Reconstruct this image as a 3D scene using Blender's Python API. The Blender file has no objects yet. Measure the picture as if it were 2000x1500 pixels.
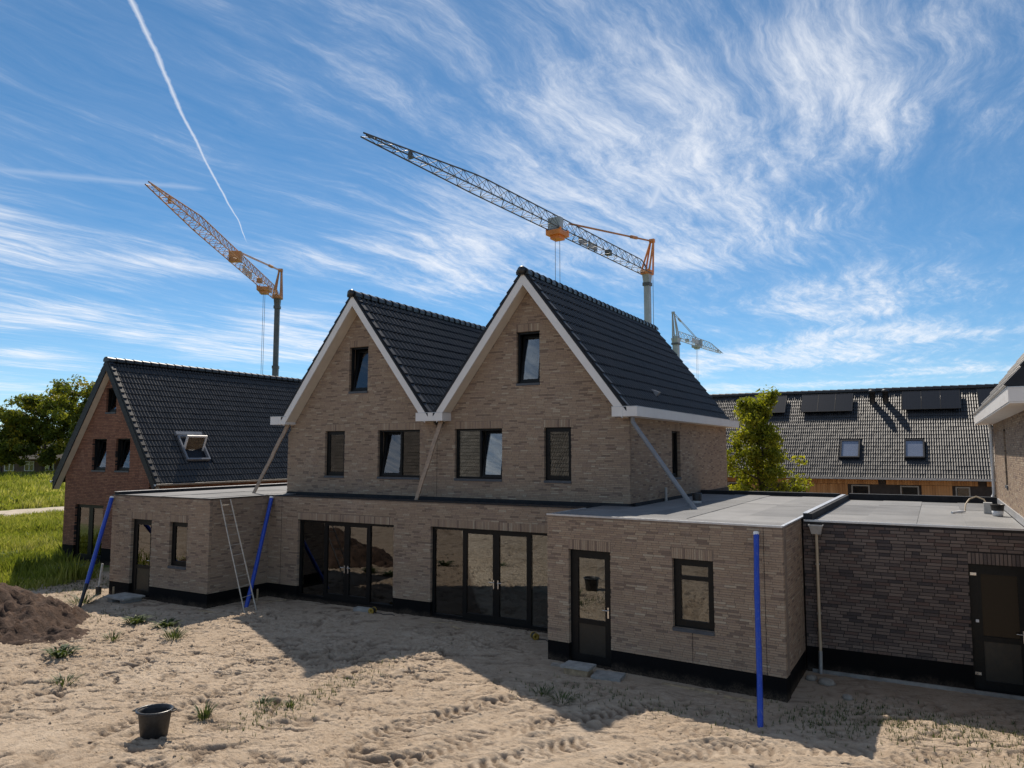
import bpy, math, random
import numpy as np
from math import radians, sin, cos, atan, atan2, hypot, pi
from mathutils import Matrix, Vector

random.seed(7)
RNG = np.random.default_rng(7)
scene = bpy.context.scene
COL = scene.collection

# ------------------------------------------------------------------ camera
CAM = Vector((0.0, 0.0, 4.55))
cd = bpy.data.cameras.new("camera")
cd.sensor_width = 36.0
cd.lens = 1461.0 / 2000.0 * 36.0
cd.clip_start = 0.1
cd.clip_end = 6000.0
cam = bpy.data.objects.new("camera", cd)
cam.location = CAM
cam.rotation_euler = (radians(90 + 5.08), 0.0, radians(29.4))
COL.objects.link(cam)
scene.camera = cam

# ------------------------------------------------------------------ light
SUN = Vector((-0.49, 0.66, 1.0)).normalized()          # towards the sun
SUN_EL = math.asin(SUN.z)
SUN_AZ = atan2(SUN.x, SUN.y)
ld = bpy.data.lights.new("sun", 'SUN')
ld.energy = 4.8
ld.angle = radians(0.53)
ld.color = (1.0, 0.90, 0.77)
sun = bpy.data.objects.new("sun", ld)
sun.rotation_euler = SUN.to_track_quat('Z', 'Y').to_euler()
sun.location = (0, 0, 60)
COL.objects.link(sun)
scene.view_settings.view_transform = 'Standard'
scene.view_settings.look = 'None'
scene.view_settings.gamma = 1.0
scene.view_settings.exposure = 0.15
scene.view_settings.use_curve_mapping = False
SKY_STRENGTH = 0.105
CLOUD_SEED = (9.1, 2.4, 0.0)


class NT:
    """small helper round a node tree"""
    def __init__(self, tree):
        self.t = tree
        self.n = tree.nodes
        self.l = tree.links

    def new(self, typ, **kw):
        n = self.n.new(typ)
        for k, v in kw.items():
            setattr(n, k, v)
        return n

    def put(self, sock, v):
        if hasattr(v, 'is_output') or isinstance(v, bpy.types.NodeSocket):
            self.l.new(v, sock)
        else:
            if isinstance(v, (tuple, list)) and len(v) == 3 and sock.type == 'RGBA':
                v = (*v, 1.0)
            sock.default_value = v

    def math(self, op, a, b=0.0, c=0.0, clamp=False):
        n = self.new('ShaderNodeMath', operation=op)
        n.use_clamp = clamp
        self.put(n.inputs[0], a); self.put(n.inputs[1], b); self.put(n.inputs[2], c)
        return n.outputs[0]

    def vmath(self, op, a, b=(0, 0, 0), scale=None):
        n = self.new('ShaderNodeVectorMath', operation=op)
        self.put(n.inputs[0], a); self.put(n.inputs[1], b)
        if scale is not None:
            self.put(n.inputs[3], scale)
        return n.outputs['Value'] if op in ('DOT_PRODUCT', 'LENGTH', 'DISTANCE') else n.outputs[0]

    def noise(self, vec, scale, detail=3.0, rough=0.55, dist=0.0, out='Fac'):
        n = self.new('ShaderNodeTexNoise')
        if vec is not None:
            self.put(n.inputs['Vector'], vec)
        n.inputs['Scale'].default_value = scale
        n.inputs['Detail'].default_value = detail
        n.inputs['Roughness'].default_value = rough
        n.inputs['Distortion'].default_value = dist
        return n.outputs[out]

    def mapping(self, vec, loc=(0, 0, 0), rot=(0, 0, 0), scale=(1, 1, 1)):
        n = self.new('ShaderNodeMapping')
        self.put(n.inputs[0], vec)
        n.inputs[1].default_value = loc
        n.inputs[2].default_value = rot
        n.inputs[3].default_value = scale
        return n.outputs[0]

    def ramp(self, fac, stops, interp='LINEAR'):
        n = self.new('ShaderNodeValToRGB')
        n.color_ramp.interpolation = interp
        e = n.color_ramp.elements
        while len(e) < len(stops):
            e.new(0.5)
        for el, (p, c) in zip(e, stops):
            el.position = p
            el.color = (c, c, c, 1) if isinstance(c, (int, float)) else (*c, 1)
        self.put(n.inputs[0], fac)
        return n.outputs[0]

    def mix(self, fac, a, b, blend='MIX'):
        n = self.new('ShaderNodeMix', data_type='RGBA', blend_type=blend)
        self.put(n.inputs[0], fac); self.put(n.inputs[6], a); self.put(n.inputs[7], b)
        return n.outputs[2]

    def maprange(self, v, a, b, c=0.0, d=1.0, smooth=True):
        n = self.new('ShaderNodeMapRange')
        n.interpolation_type = 'SMOOTHSTEP' if smooth else 'LINEAR'
        self.put(n.inputs[0], v)
        for i, x in enumerate((a, b, c, d)):
            n.inputs[i + 1].default_value = x
        return n.outputs[0]


# ------------------------------------------------------------------ world
world = bpy.data.worlds.new("World")
scene.world = world
world.use_nodes = True
w = NT(world.node_tree)
w.n.clear()
wout = w.new('ShaderNodeOutputWorld')
bg = w.new('ShaderNodeBackground')
bg.inputs[1].default_value = SKY_STRENGTH
w.l.new(bg.outputs[0], wout.inputs[0])
sky = w.new('ShaderNodeTexSky', sky_type='NISHITA')
sky.sun_disc = False
sky.sun_elevation = SUN_EL
sky.sun_rotation = SUN_AZ
sky.altitude = 0
sky.air_density = 0.75
sky.dust_density = 0.0
sky.ozone_density = 5.0
tc = w.new('ShaderNodeTexCoord')
D = tc.outputs['Generated']
sep = w.new('ShaderNodeSeparateXYZ')
w.l.new(D, sep.inputs[0])
zc = w.math('MAXIMUM', sep.outputs[2], 0.03)
# the clouds lie on a level sheet: direction divided by its height
cz = w.new('ShaderNodeCombineXYZ')
w.l.new(zc, cz.inputs[0]); w.l.new(zc, cz.inputs[1]); cz.inputs[2].default_value = 1.0
P2 = w.vmath('DIVIDE', D, cz.outputs[0])
flat = w.vmath('MULTIPLY', P2, (1, 1, 0))
wc = w.vmath('SUBTRACT', w.noise(flat, 0.5, 3, 0.5, out='Color'), (0.5, 0.5, 0.5))
wf = w.vmath('SUBTRACT', w.noise(w.mapping(flat, loc=(4, 9, 0)), 2.2, 4, 0.6, out='Color'), (0.5, 0.5, 0.5))
flatw = w.vmath('ADD', flat, w.vmath('ADD', w.vmath('SCALE', wc, scale=0.75), w.vmath('SCALE', wf, scale=0.12)))
ROT = radians(-29)
# long combed streaks, fibrous tufts and a soft veil on one level sheet
streak = w.noise(w.mapping(flatw, loc=(3.1, 1.7, 0), rot=(0, 0, ROT), scale=(3.4, 0.62, 1)), 1.0, 14, 0.68, 0.0)
fibre = w.noise(w.mapping(flatw, loc=(7.3, 4.4, 0), rot=(0, 0, radians(25)), scale=(5.0, 1.5, 1)), 1.5, 14, 0.74, 0.35)
big = w.noise(w.mapping(flat, loc=CLOUD_SEED), 0.42, 2, 0.45, 0.3)
veil = w.maprange(big, 0.40, 0.64)
thread = w.noise(w.mapping(flatw, loc=(1.3, 8.4, 0), rot=(0, 0, ROT + 0.35), scale=(16.0, 2.2, 1)), 1.0, 8, 0.7, 0.2)
cirrus = w.math('ADD', w.math('MULTIPLY', streak, 0.46), w.math('ADD', w.math('MULTIPLY', fibre, 0.34), w.math('MULTIPLY', thread, 0.20)))
cov = w.math('ADD', cirrus, w.math('MULTIPLY', veil, 0.17))
cloud = w.maprange(cov, 0.485, 0.80)
cloud = w.math('ADD', w.math('POWER', cloud, 1.55), w.math('MULTIPLY', w.maprange(cov, 0.36, 0.62), 0.10))


def trail(p, q, wd0, wd1, strength, puff):
    """a straight vapour trail on the cloud sheet from p to q, wd wide"""
    (x0, y0), (x1, y1) = p, q
    L = hypot(x1 - x0, y1 - y0)
    tx, ty = (x1 - x0) / L, (y1 - y0) / L
    src = w.vmath('ADD', flat, w.vmath('SCALE', w.vmath('SUBTRACT', w.noise(flat, 1.3, 3, 0.5, out='Color'), (0.5, 0.5, 0.5)), scale=0.06))
    rel = w.vmath('SUBTRACT', src, (x0, y0, 0))
    s = w.math('DIVIDE', w.vmath('DOT_PRODUCT', rel, (tx, ty, 0)), L)
    d = w.math('ABSOLUTE', w.vmath('DOT_PRODUCT', rel, (-ty, tx, 0)))
    nz = w.noise(flat, puff, 4, 0.6)
    wd = w.math('MULTIPLY', w.math('ADD', w.math('MULTIPLY', s, wd1 - wd0), wd0), w.math('ADD', w.math('MULTIPLY', nz, 1.5), 0.2))
    core = w.math('SUBTRACT', 1.0, w.math('DIVIDE', d, w.math('MAXIMUM', wd, 0.002)), clamp=True)
    core = w.math('MULTIPLY', core, w.maprange(s, -0.02, 0.05))
    core = w.math('MULTIPLY', core, w.maprange(s, 1.02, 0.9))
    return w.math('MULTIPLY', core, strength)


PITCH, YAW = radians(5.08), radians(29.4)


def sheet_pt(px, py):
    f = Vector((-sin(YAW) * cos(PITCH), cos(YAW) * cos(PITCH), sin(PITCH)))
    r = Vector((cos(YAW), sin(YAW), 0))
    u = r.cross(f)
    d = f * 1461 + r * (px - 1000) + u * (750 - py)
    return (d.x / d.z, d.y / d.z)


for args in ((sheet_pt(225, -60), sheet_pt(486, 480), 0.011, 0.003, 0.80, 22.0),
             (sheet_pt(-160, 318), sheet_pt(420, 372), 0.09, 0.05, 0.28, 14.0),
             (sheet_pt(1480, 625), sheet_pt(1720, 535), 0.05, 0.04, 0.22, 5.0),
             (sheet_pt(1270, 410), sheet_pt(1330, 270), 0.05, 0.09, 0.7, 10.0)):
    cloud = w.math('MAXIMUM', cloud, trail(*args))
cloud = w.math('MULTIPLY', cloud, w.maprange(sep.outputs[2], 0.0, 0.10))
skyc = sky.outputs[0]
hsv = w.new('ShaderNodeHueSaturation')
hsv.inputs['Saturation'].default_value = 1.14
hsv.inputs['Hue'].default_value = 0.49
hsv.inputs['Value'].default_value = 0.93
w.l.new(skyc, hsv.inputs['Color'])
ccol = w.mix(0.15, (8.4, 8.6, 8.9), skyc)
colr = w.mix(w.math('MULTIPLY', cloud, 0.9, clamp=True), hsv.outputs[0], ccol)
w.l.new(colr, bg.inputs[0])

# ------------------------------------------------------------------ materials
MATS = {}


def material(name):
    m = bpy.data.materials.new(name)
    m.use_nodes = True
    t = NT(m.node_tree)
    b = t.n['Principled BSDF']
    MATS[name] = m
    return m, t, b


def simple(name, col, rough=0.6, metal=0.0, var=0.15, scale=6.0, bump=0.0, bscale=40.0, spec=0.5):
    m, t, b = material(name)
    g = t.new('ShaderNodeNewGeometry')
    nz = t.noise(g.outputs['Position'], scale, 5, 0.6)
    dark = tuple(c * (1 - var) for c in col)
    lite = tuple(min(1, c * (1 + var)) for c in col)
    t.put(b.inputs['Base Color'], t.mix(t.maprange(nz, 0.3, 0.7), dark, lite))
    r = t.maprange(t.noise(g.outputs['Position'], scale * 3, 3, 0.6), 0.3, 0.7, max(0, rough - 0.08), min(1, rough + 0.08))
    t.put(b.inputs['Roughness'], r)
    b.inputs['Metallic'].default_value = metal
    b.inputs['Specular IOR Level'].default_value = spec
    if bump:
        bn = t.new('ShaderNodeBump')
        bn.inputs['Strength'].default_value = bump
        bn.inputs['Distance'].default_value = 0.01
        t.put(bn.inputs['Height'], t.noise(g.outputs['Position'], bscale, 5, 0.65))
        t.l.new(bn.outputs[0], b.inputs['Normal'])
    return m


def brick_mat(name, stops, mott=0.25):
    m, t, b = material(name)
    a = t.new('ShaderNodeAttribute', attribute_name='rnd')
    g = t.new('ShaderNodeNewGeometry')
    pos = g.outputs['Position']
    c = t.ramp(a.outputs['Fac'], stops, 'CONSTANT')
    big = t.noise(pos, 0.55, 3, 0.5)
    fine = t.noise(pos, 38, 5, 0.7)
    spots = t.noise(pos, 120, 2, 0.5)
    f = t.math('ADD', t.math('MULTIPLY', big, 0.35), t.math('MULTIPLY', fine, mott * 2.4))
    f = t.math('ADD', f, 0.825 - mott * 1.2)
    c2 = t.mix(1.0, c, f, 'MULTIPLY')
    c2 = t.mix(t.maprange(spots, 0.66, 0.78, 0, 0.5), c2, (0.42, 0.38, 0.34))
    # lime bloom in patches, sand splashed up from the ground
    bloom = t.math('MULTIPLY', t.maprange(t.noise(pos, 0.8, 5, 0.65, 0.5), 0.55, 0.8), t.maprange(fine, 0.35, 0.7))
    c2 = t.mix(t.math('MULTIPLY', bloom, 0.35), c2, (0.40, 0.37, 0.34))
    sz = t.new('ShaderNodeSeparateXYZ'); t.l.new(pos, sz.inputs[0])
    splash = t.math('MULTIPLY', t.maprange(t.math('ADD', sz.outputs[2], t.math('MULTIPLY', t.noise(pos, 2.5, 4, 0.6), 0.7)), 1.25, 0.55), t.maprange(t.noise(pos, 22, 4, 0.7), 0.35, 0.65))
    c2 = t.mix(t.math('MULTIPLY', splash, 0.40), c2, (0.40, 0.31, 0.23))
    t.put(b.inputs['Base Color'], c2)
    b.inputs['Roughness'].default_value = 0.88
    b.inputs['Specular IOR Level'].default_value = 0.25
    bn = t.new('ShaderNodeBump')
    bn.inputs['Strength'].default_value = 0.7
    bn.inputs['Distance'].default_value = 0.006
    t.put(bn.inputs['Height'], t.noise(pos, 70, 5, 0.7))
    t.l.new(bn.outputs[0], b.inputs['Normal'])
    return m


brick_mat('brick_brown', [(0.0, (0.316, 0.235, 0.169)), (0.18, (0.337, 0.255, 0.186)), (0.36, (0.299, 0.221, 0.161)),
                          (0.54, (0.325, 0.243, 0.179)), (0.68, (0.278, 0.205, 0.157)), (0.78, (0.359, 0.284, 0.210)),
                          (0.89, (0.199, 0.146, 0.114)), (0.965, (0.398, 0.329, 0.249))])
brick_mat('brick_dark', [(0.0, (0.135, 0.108, 0.096)), (0.2, (0.165, 0.132, 0.115)), (0.4, (0.105, 0.086, 0.080)),
                         (0.6, (0.185, 0.148, 0.128)), (0.76, (0.130, 0.092, 0.080)), (0.9, (0.070, 0.060, 0.060))])
brick_mat('brick_red', [(0.0, (0.255, 0.125, 0.082)), (0.3, (0.225, 0.108, 0.072)), (0.6, (0.280, 0.142, 0.092)), (0.85, (0.190, 0.092, 0.064))])
simple('mortar_brown', (0.205, 0.158, 0.122), 0.95, var=0.2, bump=0.4)
simple('mortar_dark', (0.026, 0.023, 0.022), 0.95, var=0.2, bump=0.4)
m, t, b = material('plinth_coating')
g = t.new('ShaderNodeNewGeometry'); pos = g.outputs['Position']
sz = t.new('ShaderNodeSeparateXYZ'); t.l.new(pos, sz.inputs[0])
dust = t.math('MULTIPLY', t.maprange(t.math('ADD', sz.outputs[2], t.math('MULTIPLY', t.noise(pos, 3.0, 5, 0.65), 0.35)), 0.38, 0.08), t.maprange(t.noise(pos, 30, 4, 0.7), 0.25, 0.7))
c = t.mix(t.noise(pos, 2.5, 5, 0.6), (0.003, 0.003, 0.0035), (0.007, 0.007, 0.008))
t.put(b.inputs['Base Color'], t.mix(t.math('MULTIPLY', dust, 0.55), c, (0.24, 0.18, 0.13)))
b.inputs['Roughness'].default_value = 0.8
b.inputs['Specular IOR Level'].default_value = 0.12
bn = t.new('ShaderNodeBump'); bn.inputs['Strength'].default_value = 0.3; bn.inputs['Distance'].default_value = 0.01
t.put(bn.inputs['Height'], t.noise(pos, 14, 5, 0.65)); t.l.new(bn.outputs[0], b.inputs['Normal'])
simple('frame_paint', (0.0075, 0.008, 0.0085), 0.42, var=0.15, scale=9, spec=0.22)
simple('door_panel', (0.020, 0.019, 0.016), 0.4, var=0.15, scale=5)
simple('sill_stone', (0.060, 0.068, 0.082), 0.55, var=0.15, bump=0.2)
simple('white_trim', (0.70, 0.68, 0.66), 0.45, var=0.04, scale=2)
simple('cream_soffit', (0.62, 0.55, 0.46), 0.6, var=0.05, scale=3)
simple('dark_trim', (0.011, 0.013, 0.018), 0.5, var=0.15, scale=4, spec=0.3)
simple('aluminium', (0.52, 0.53, 0.55), 0.38, metal=0.6, var=0.1)
simple('steel_handle', (0.62, 0.62, 0.62), 0.25, metal=0.9, var=0.05)
simple('roof_membrane_dark', (0.016, 0.018, 0.022), 0.9, var=0.25, scale=2, bump=0.3, bscale=60)
simple('plaster', (0.52, 0.50, 0.47), 0.9, var=0.06, scale=2)
simple('concrete_floor', (0.30, 0.29, 0.28), 0.85, var=0.15, scale=2, bump=0.2)
simple('concrete_slab', (0.30, 0.29, 0.27), 0.9, var=0.22, scale=5, bump=0.5, bscale=30)
m, t, b = material('blue_plastic')
g = t.new('ShaderNodeNewGeometry'); pos = g.outputs['Position']
c = t.mix(t.noise(pos, 7, 5, 0.6), (0.008, 0.042, 0.33), (0.013, 0.066, 0.46))
sc = t.maprange(t.noise(t.mapping(pos, scale=(1, 1, 0.25)), 26, 5, 0.7), 0.52, 0.75, 0, 0.45)
t.put(b.inputs['Base Color'], t.mix(sc, c, (0.30, 0.30, 0.32)))
b.inputs['Roughness'].default_value = 0.34
bn = t.new('ShaderNodeBump'); bn.inputs['Strength'].default_value = 0.35; bn.inputs['Distance'].default_value = 0.02
t.put(bn.inputs['Height'], t.noise(pos, 8, 4, 0.6)); t.l.new(bn.outputs[0], b.inputs['Normal'])
simple('brown_sleeve', (0.30, 0.215, 0.15), 0.55, var=0.2, scale=9)
simple('grey_plastic', (0.20, 0.21, 0.23), 0.4, var=0.1)
simple('zinc', (0.42, 0.42, 0.41), 0.5, metal=0.35, var=0.15, scale=8)
simple('tan_pipe', (0.52, 0.42, 0.29), 0.5, var=0.12)
simple('white_plastic', (0.72, 0.73, 0.74), 0.4, var=0.05)
simple('black_rubber', (0.018, 0.018, 0.019), 0.5, var=0.4, scale=14, bump=0.25, bscale=25)
simple('ladder_metal', (0.46, 0.42, 0.36), 0.55, metal=0.3, var=0.2, scale=11)
simple('yellow_plastic', (0.34, 0.22, 0.03), 0.6, var=0.2, scale=20)
simple('raw_wood', (0.36, 0.27, 0.17), 0.8, var=0.3, scale=9, bump=0.3)
simple('crane_grey', (0.33, 0.37, 0.39), 0.5, metal=0.1, var=0.12, scale=1.2)
simple('crane_orange', (0.66, 0.23, 0.05), 0.5, var=0.18, scale=1.5)
simple('crane_rust', (0.44, 0.21, 0.09), 0.6, var=0.3, scale=1.3)
simple('crane_dark', (0.085, 0.095, 0.105), 0.55, metal=0.2, var=0.2, scale=1.5)
simple('cable', (0.10, 0.11, 0.13), 0.5, var=0.05)
simple('bark', (0.095, 0.070, 0.050), 0.95, var=0.35, scale=8, bump=0.7, bscale=18)
simple('far_wall', (0.150, 0.105, 0.085), 0.9, var=0.15, scale=1.5)
simple('far_roof', (0.13, 0.12, 0.115), 0.8, var=0.15, scale=1)
simple('stone', (0.30, 0.27, 0.23), 0.9, var=0.25, scale=8, bump=0.4)
simple('timber_frame_grey', (0.30, 0.28, 0.25), 0.6, var=0.1)

# black glazed roof tile: each tile a shade of its own, thin dust
m, t, b = material('roof_tile')
a = t.new('ShaderNodeAttribute', attribute_name='rnd')
g = t.new('ShaderNodeNewGeometry')
c = t.ramp(a.outputs['Fac'], [(0.0, (0.006, 0.006, 0.007)), (0.5, (0.010, 0.010, 0.011)), (1.0, (0.017, 0.016, 0.017))])
c = t.mix(t.maprange(t.noise(g.outputs['Position'], 9, 5, 0.65), 0.5, 0.8, 0, 0.25), c, (0.075, 0.062, 0.05))
t.put(b.inputs['Base Color'], c)
t.put(b.inputs['Roughness'], t.math('ADD', t.math('MULTIPLY', a.outputs['Fac'], 0.07), t.maprange(t.noise(g.outputs['Position'], 14, 4, 0.6), 0.3, 0.7, 0.33, 0.42)))
b.inputs['Specular IOR Level'].default_value = 0.6
# the same tile weathered grey-brown
m, t, b = material('roof_tile_grey')
a = t.new('ShaderNodeAttribute', attribute_name='rnd')
t.put(b.inputs['Base Color'], t.ramp(a.outputs['Fac'], [(0.0, (0.10, 0.085, 0.07)), (1.0, (0.17, 0.145, 0.12))]))
b.inputs['Roughness'].default_value = 0.7

# bitumen roofing sheet: light mineral granules, dark where wet dirt gathers
m, t, b = material('roof_sheet')
g = t.new('ShaderNodeNewGeometry')
oi = t.new('ShaderNodeObjectInfo')
pos = g.outputs['Position']
f = t.math('ADD', t.math('MULTIPLY', t.noise(pos, 1.1, 5, 0.6), 0.6), t.math('MULTIPLY', t.noise(pos, 90, 3, 0.7), 0.40))
f = t.math('ADD', f, t.math('MULTIPLY', t.math('SUBTRACT', oi.outputs['Random'], 0.5), 0.30))
t.put(b.inputs['Base Color'], t.ramp(f, [(0.25, (0.095, 0.098, 0.104)), (0.5, (0.170, 0.172, 0.175)), (0.75, (0.245, 0.245, 0.245))]))
b.inputs['Roughness'].default_value = 0.8
bn = t.new('ShaderNodeBump'); bn.inputs['Strength'].default_value = 0.35; bn.inputs['Distance'].default_value = 0.01
t.put(bn.inputs['Height'], t.math('ADD', t.noise(pos, 160, 3, 0.7), t.math('MULTIPLY', t.noise(pos, 3, 3, 0.5), 1.5)))
t.l.new(bn.outputs[0], b.inputs['Normal'])

# window glass: mirror by Fresnel over a slightly grey transparent pane
m, t, b = material('window_glass')
t.n.remove(b)
o = t.n['Material Output']
fr = t.new('ShaderNodeFresnel'); fr.inputs['IOR'].default_value = 1.8
gl = t.new('ShaderNodeBsdfGlossy'); gl.inputs['Roughness'].default_value = 0.004
gl.inputs['Color'].default_value = (0.95, 0.97, 1.0, 1)
tr = t.new('ShaderNodeBsdfTransparent'); tr.inputs['Color'].default_value = (0.66, 0.70, 0.70, 1)
g = t.new('ShaderNodeNewGeometry')
bn = t.new('ShaderNodeBump'); bn.inputs['Strength'].default_value = 0.03; bn.inputs['Distance'].default_value = 0.02
t.put(bn.inputs['Height'], t.noise(g.outputs['Position'], 1.1, 1, 0.4))
t.l.new(bn.outputs[0], gl.inputs['Normal'])
mx = t.new('ShaderNodeMixShader')
t.put(mx.inputs[0], t.math('MULTIPLY', fr.outputs[0], 1.4, clamp=True))
t.l.new(tr.outputs[0], mx.inputs[1]); t.l.new(gl.outputs[0], mx.inputs[2])
t.l.new(mx.outputs[0], o.inputs[0])

# near-black opaque pane with weak reflection
m, t, b = material('dark_glass')
b.inputs['Base Color'].default_value = (0.010, 0.008, 0.006, 1)
b.inputs['Roughness'].default_value = 0.14
b.inputs['Specular IOR Level'].default_value = 0.25

# cedar boards
m, t, b = material('cedar')
g = t.new('ShaderNodeNewGeometry')
oi = t.new('ShaderNodeObjectInfo')
mp = t.mapping(g.outputs['Position'], scale=(14, 14, 0.9))
f = t.math('ADD', t.math('MULTIPLY', t.noise(mp, 1.0, 4, 0.6), 0.7), t.math('MULTIPLY', oi.outputs['Random'], 0.35))
t.put(b.inputs['Base Color'], t.ramp(f, [(0.25, (0.30, 0.135, 0.045)), (0.5, (0.46, 0.225, 0.080)), (0.8, (0.56, 0.30, 0.125))]))
b.inputs['Roughness'].default_value = 0.7

# solar panel: dark cells with a fine grid
m, t, b = material('solar_cell')
g = t.new('ShaderNodeTexCoord')
bt = t.new('ShaderNodeTexBrick'); bt.offset = 0.0; bt.squash = 1.0
t.put(bt.inputs['Vector'], g.outputs['Object'])
bt.inputs['Color1'].default_value = (0.006, 0.007, 0.010, 1); bt.inputs['Color2'].default_value = (0.008, 0.009, 0.013, 1)
bt.inputs['Mortar'].default_value = (0.02, 0.021, 0.024, 1)
bt.inputs['Scale'].default_value = 1.0; bt.inputs['Mortar Size'].default_value = 0.004
bt.inputs['Brick Width'].default_value = 0.16; bt.inputs['Row Height'].default_value = 0.16
t.l.new(bt.outputs[0], b.inputs['Base Color'])
b.inputs['Roughness'].default_value = 0.28

# sand, loose and crusted, with darker damp patches
m, t, b = material('sand')
g = t.new('ShaderNodeNewGeometry')
pos = g.outputs['Position']
damp = t.noise(pos, 0.32, 4, 0.6, 0.4)
mid = t.noise(pos, 2.3, 5, 0.65)
fine = t.noise(pos, 60, 4, 0.7)
crust = t.noise(t.mapping(pos, rot=(0, 0, radians(-29)), scale=(1.0, 2.6, 1)), 5.5, 4, 0.6, 0.6)
f = t.math('ADD', t.math('MULTIPLY', damp, 0.36), t.math('ADD', t.math('MULTIPLY', mid, 0.30), t.math('ADD', t.math('MULTIPLY', fine, 0.14), t.math('MULTIPLY', crust, 0.30))))
c = t.ramp(f, [(0.30, (0.225, 0.165, 0.115)), (0.45, (0.355, 0.272, 0.196)), (0.58, (0.440, 0.350, 0.262)), (0.75, (0.525, 0.435, 0.340))])
mo = t.new('ShaderNodeAttribute', attribute_name='damp_and_shade')
c = t.mix(t.math('MULTIPLY', mo.outputs['Fac'], 0.80), c, (0.125, 0.086, 0.058))      # upturned damp sand, and crack shade painted in
# soil with moss where the meadow begins
sp = t.new('ShaderNodeSeparateXYZ'); t.l.new(pos, sp.inputs[0])
edge = t.math('ADD', t.math('ADD', sp.outputs[0], 26.5), t.math('MULTIPLY', t.math('SUBTRACT', t.noise(pos, 0.5, 4, 0.6), 0.5), 7.0))
inmead = t.math('MULTIPLY', t.maprange(edge, 0.0, -2.5), t.maprange(sp.outputs[1], 10.0, 12.5))
c = t.mix(inmead, c, t.ramp(mid, [(0.3, (0.060, 0.085, 0.022)), (0.7, (0.13, 0.16, 0.05))]))
t.put(b.inputs['Base Color'], c)
b.inputs['Roughness'].default_value = 0.95
b.inputs['Specular IOR Level'].default_value = 0.15
bn = t.new('ShaderNodeBump'); bn.inputs['Strength'].default_value = 0.9; bn.inputs['Distance'].default_value = 0.04
hsum = t.math('ADD', t.math('MULTIPLY', t.noise(t.mapping(pos, scale=(1, 1.8, 1)), 11, 6, 0.65, 0.8), 1.0), t.math('MULTIPLY', fine, 0.25))
t.put(bn.inputs['Height'], hsum)
t.l.new(bn.outputs[0], b.inputs['Normal'])

# the far meadow and the bare ground under the site
m, t, b = material('field')
g = t.new('ShaderNodeNewGeometry')
pos = g.outputs['Position']
sp = t.new('ShaderNodeSeparateXYZ'); t.l.new(pos, sp.inputs[0])
gn = t.noise(t.mapping(pos, scale=(1, 1, 1)), 0.35, 6, 0.65)
gf = t.noise(pos, 3.0, 4, 0.7)
gc = t.ramp(t.math('ADD', t.math('MULTIPLY', gn, 0.6), t.math('MULTIPLY', gf, 0.4)),
            [(0.3, (0.11, 0.15, 0.035)), (0.5, (0.17, 0.21, 0.06)), (0.7, (0.26, 0.28, 0.12))])
sn = t.noise(pos, 0.8, 5, 0.6)
sc = t.ramp(sn, [(0.3, (0.26, 0.19, 0.135)), (0.7, (0.42, 0.325, 0.235))])
e1 = t.math('ADD', sp.outputs[0], t.math('MULTIPLY', t.math('SUBTRACT', gn, 0.5), 8.0))
site = t.math('MAXIMUM', t.maprange(e1, -28.0, -25.5), t.maprange(t.math('ADD', sp.outputs[1], t.math('MULTIPLY', gn, 6)), 14.0, 11.0))
site = t.math('MULTIPLY', site, t.maprange(e1, -75, -60))
t.put(b.inputs['Base Color'], t.mix(site, gc, sc))
b.inputs['Roughness'].default_value = 0.95
b.inputs['Specular IOR Level'].default_value = 0.15
bn = t.new('ShaderNodeBump'); bn.inputs['Strength'].default_value = 0.8; bn.inputs['Distance'].default_value = 0.2
t.put(bn.inputs['Height'], t.noise(pos, 2.2, 5, 0.7))
t.l.new(bn.outputs[0], b.inputs['Normal'])

# turned soil
m, t, b = material('soil')
g = t.new('ShaderNodeNewGeometry'); pos = g.outputs['Position']
t.put(b.inputs['Base Color'], t.ramp(t.noise(pos, 4.5, 7, 0.7), [(0.3, (0.030, 0.017, 0.011)), (0.5, (0.070, 0.040, 0.026)), (0.72, (0.125, 0.078, 0.052))]))
b.inputs['Roughness'].default_value = 0.97
bn = t.new('ShaderNodeBump'); bn.inputs['Strength'].default_value = 1.0; bn.inputs['Distance'].default_value = 0.06
t.put(bn.inputs['Height'], t.noise(pos, 11, 6, 0.7, 0.6)); t.l.new(bn.outputs[0], b.inputs['Normal'])

simple('far_wall_dark', (0.050, 0.042, 0.038), 0.9, var=0.2, scale=3)
simple('tub_rim', (0.035, 0.035, 0.037), 0.32, var=0.2, scale=14)
simple('skylight_pane', (0.20, 0.23, 0.30), 0.12, var=0.05, scale=1)
simple('path_gravel', (0.42, 0.36, 0.28), 0.95, var=0.15, scale=1.5)


def leaf_mat(name, stops, trans=0.35):
    m, t, b = material(name)
    a = t.new('ShaderNodeAttribute', attribute_name='rnd')
    c = t.ramp(a.outputs['Fac'], stops)
    t.put(b.inputs['Base Color'], c)
    b.inputs['Roughness'].default_value = 0.55
    b.inputs['Specular IOR Level'].default_value = 0.3
    tl = t.new('ShaderNodeBsdfTranslucent')
    t.put(tl.inputs[0], t.mix(1.0, c, (1.25, 1.25, 0.55), 'MULTIPLY'))
    mx = t.new('ShaderNodeMixShader'); mx.inputs[0].default_value = trans
    o = t.n['Material Output']
    t.l.new(b.outputs[0], mx.inputs[1]); t.l.new(tl.outputs[0], mx.inputs[2]); t.l.new(mx.outputs[0], o.inputs[0])
    return m


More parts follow.
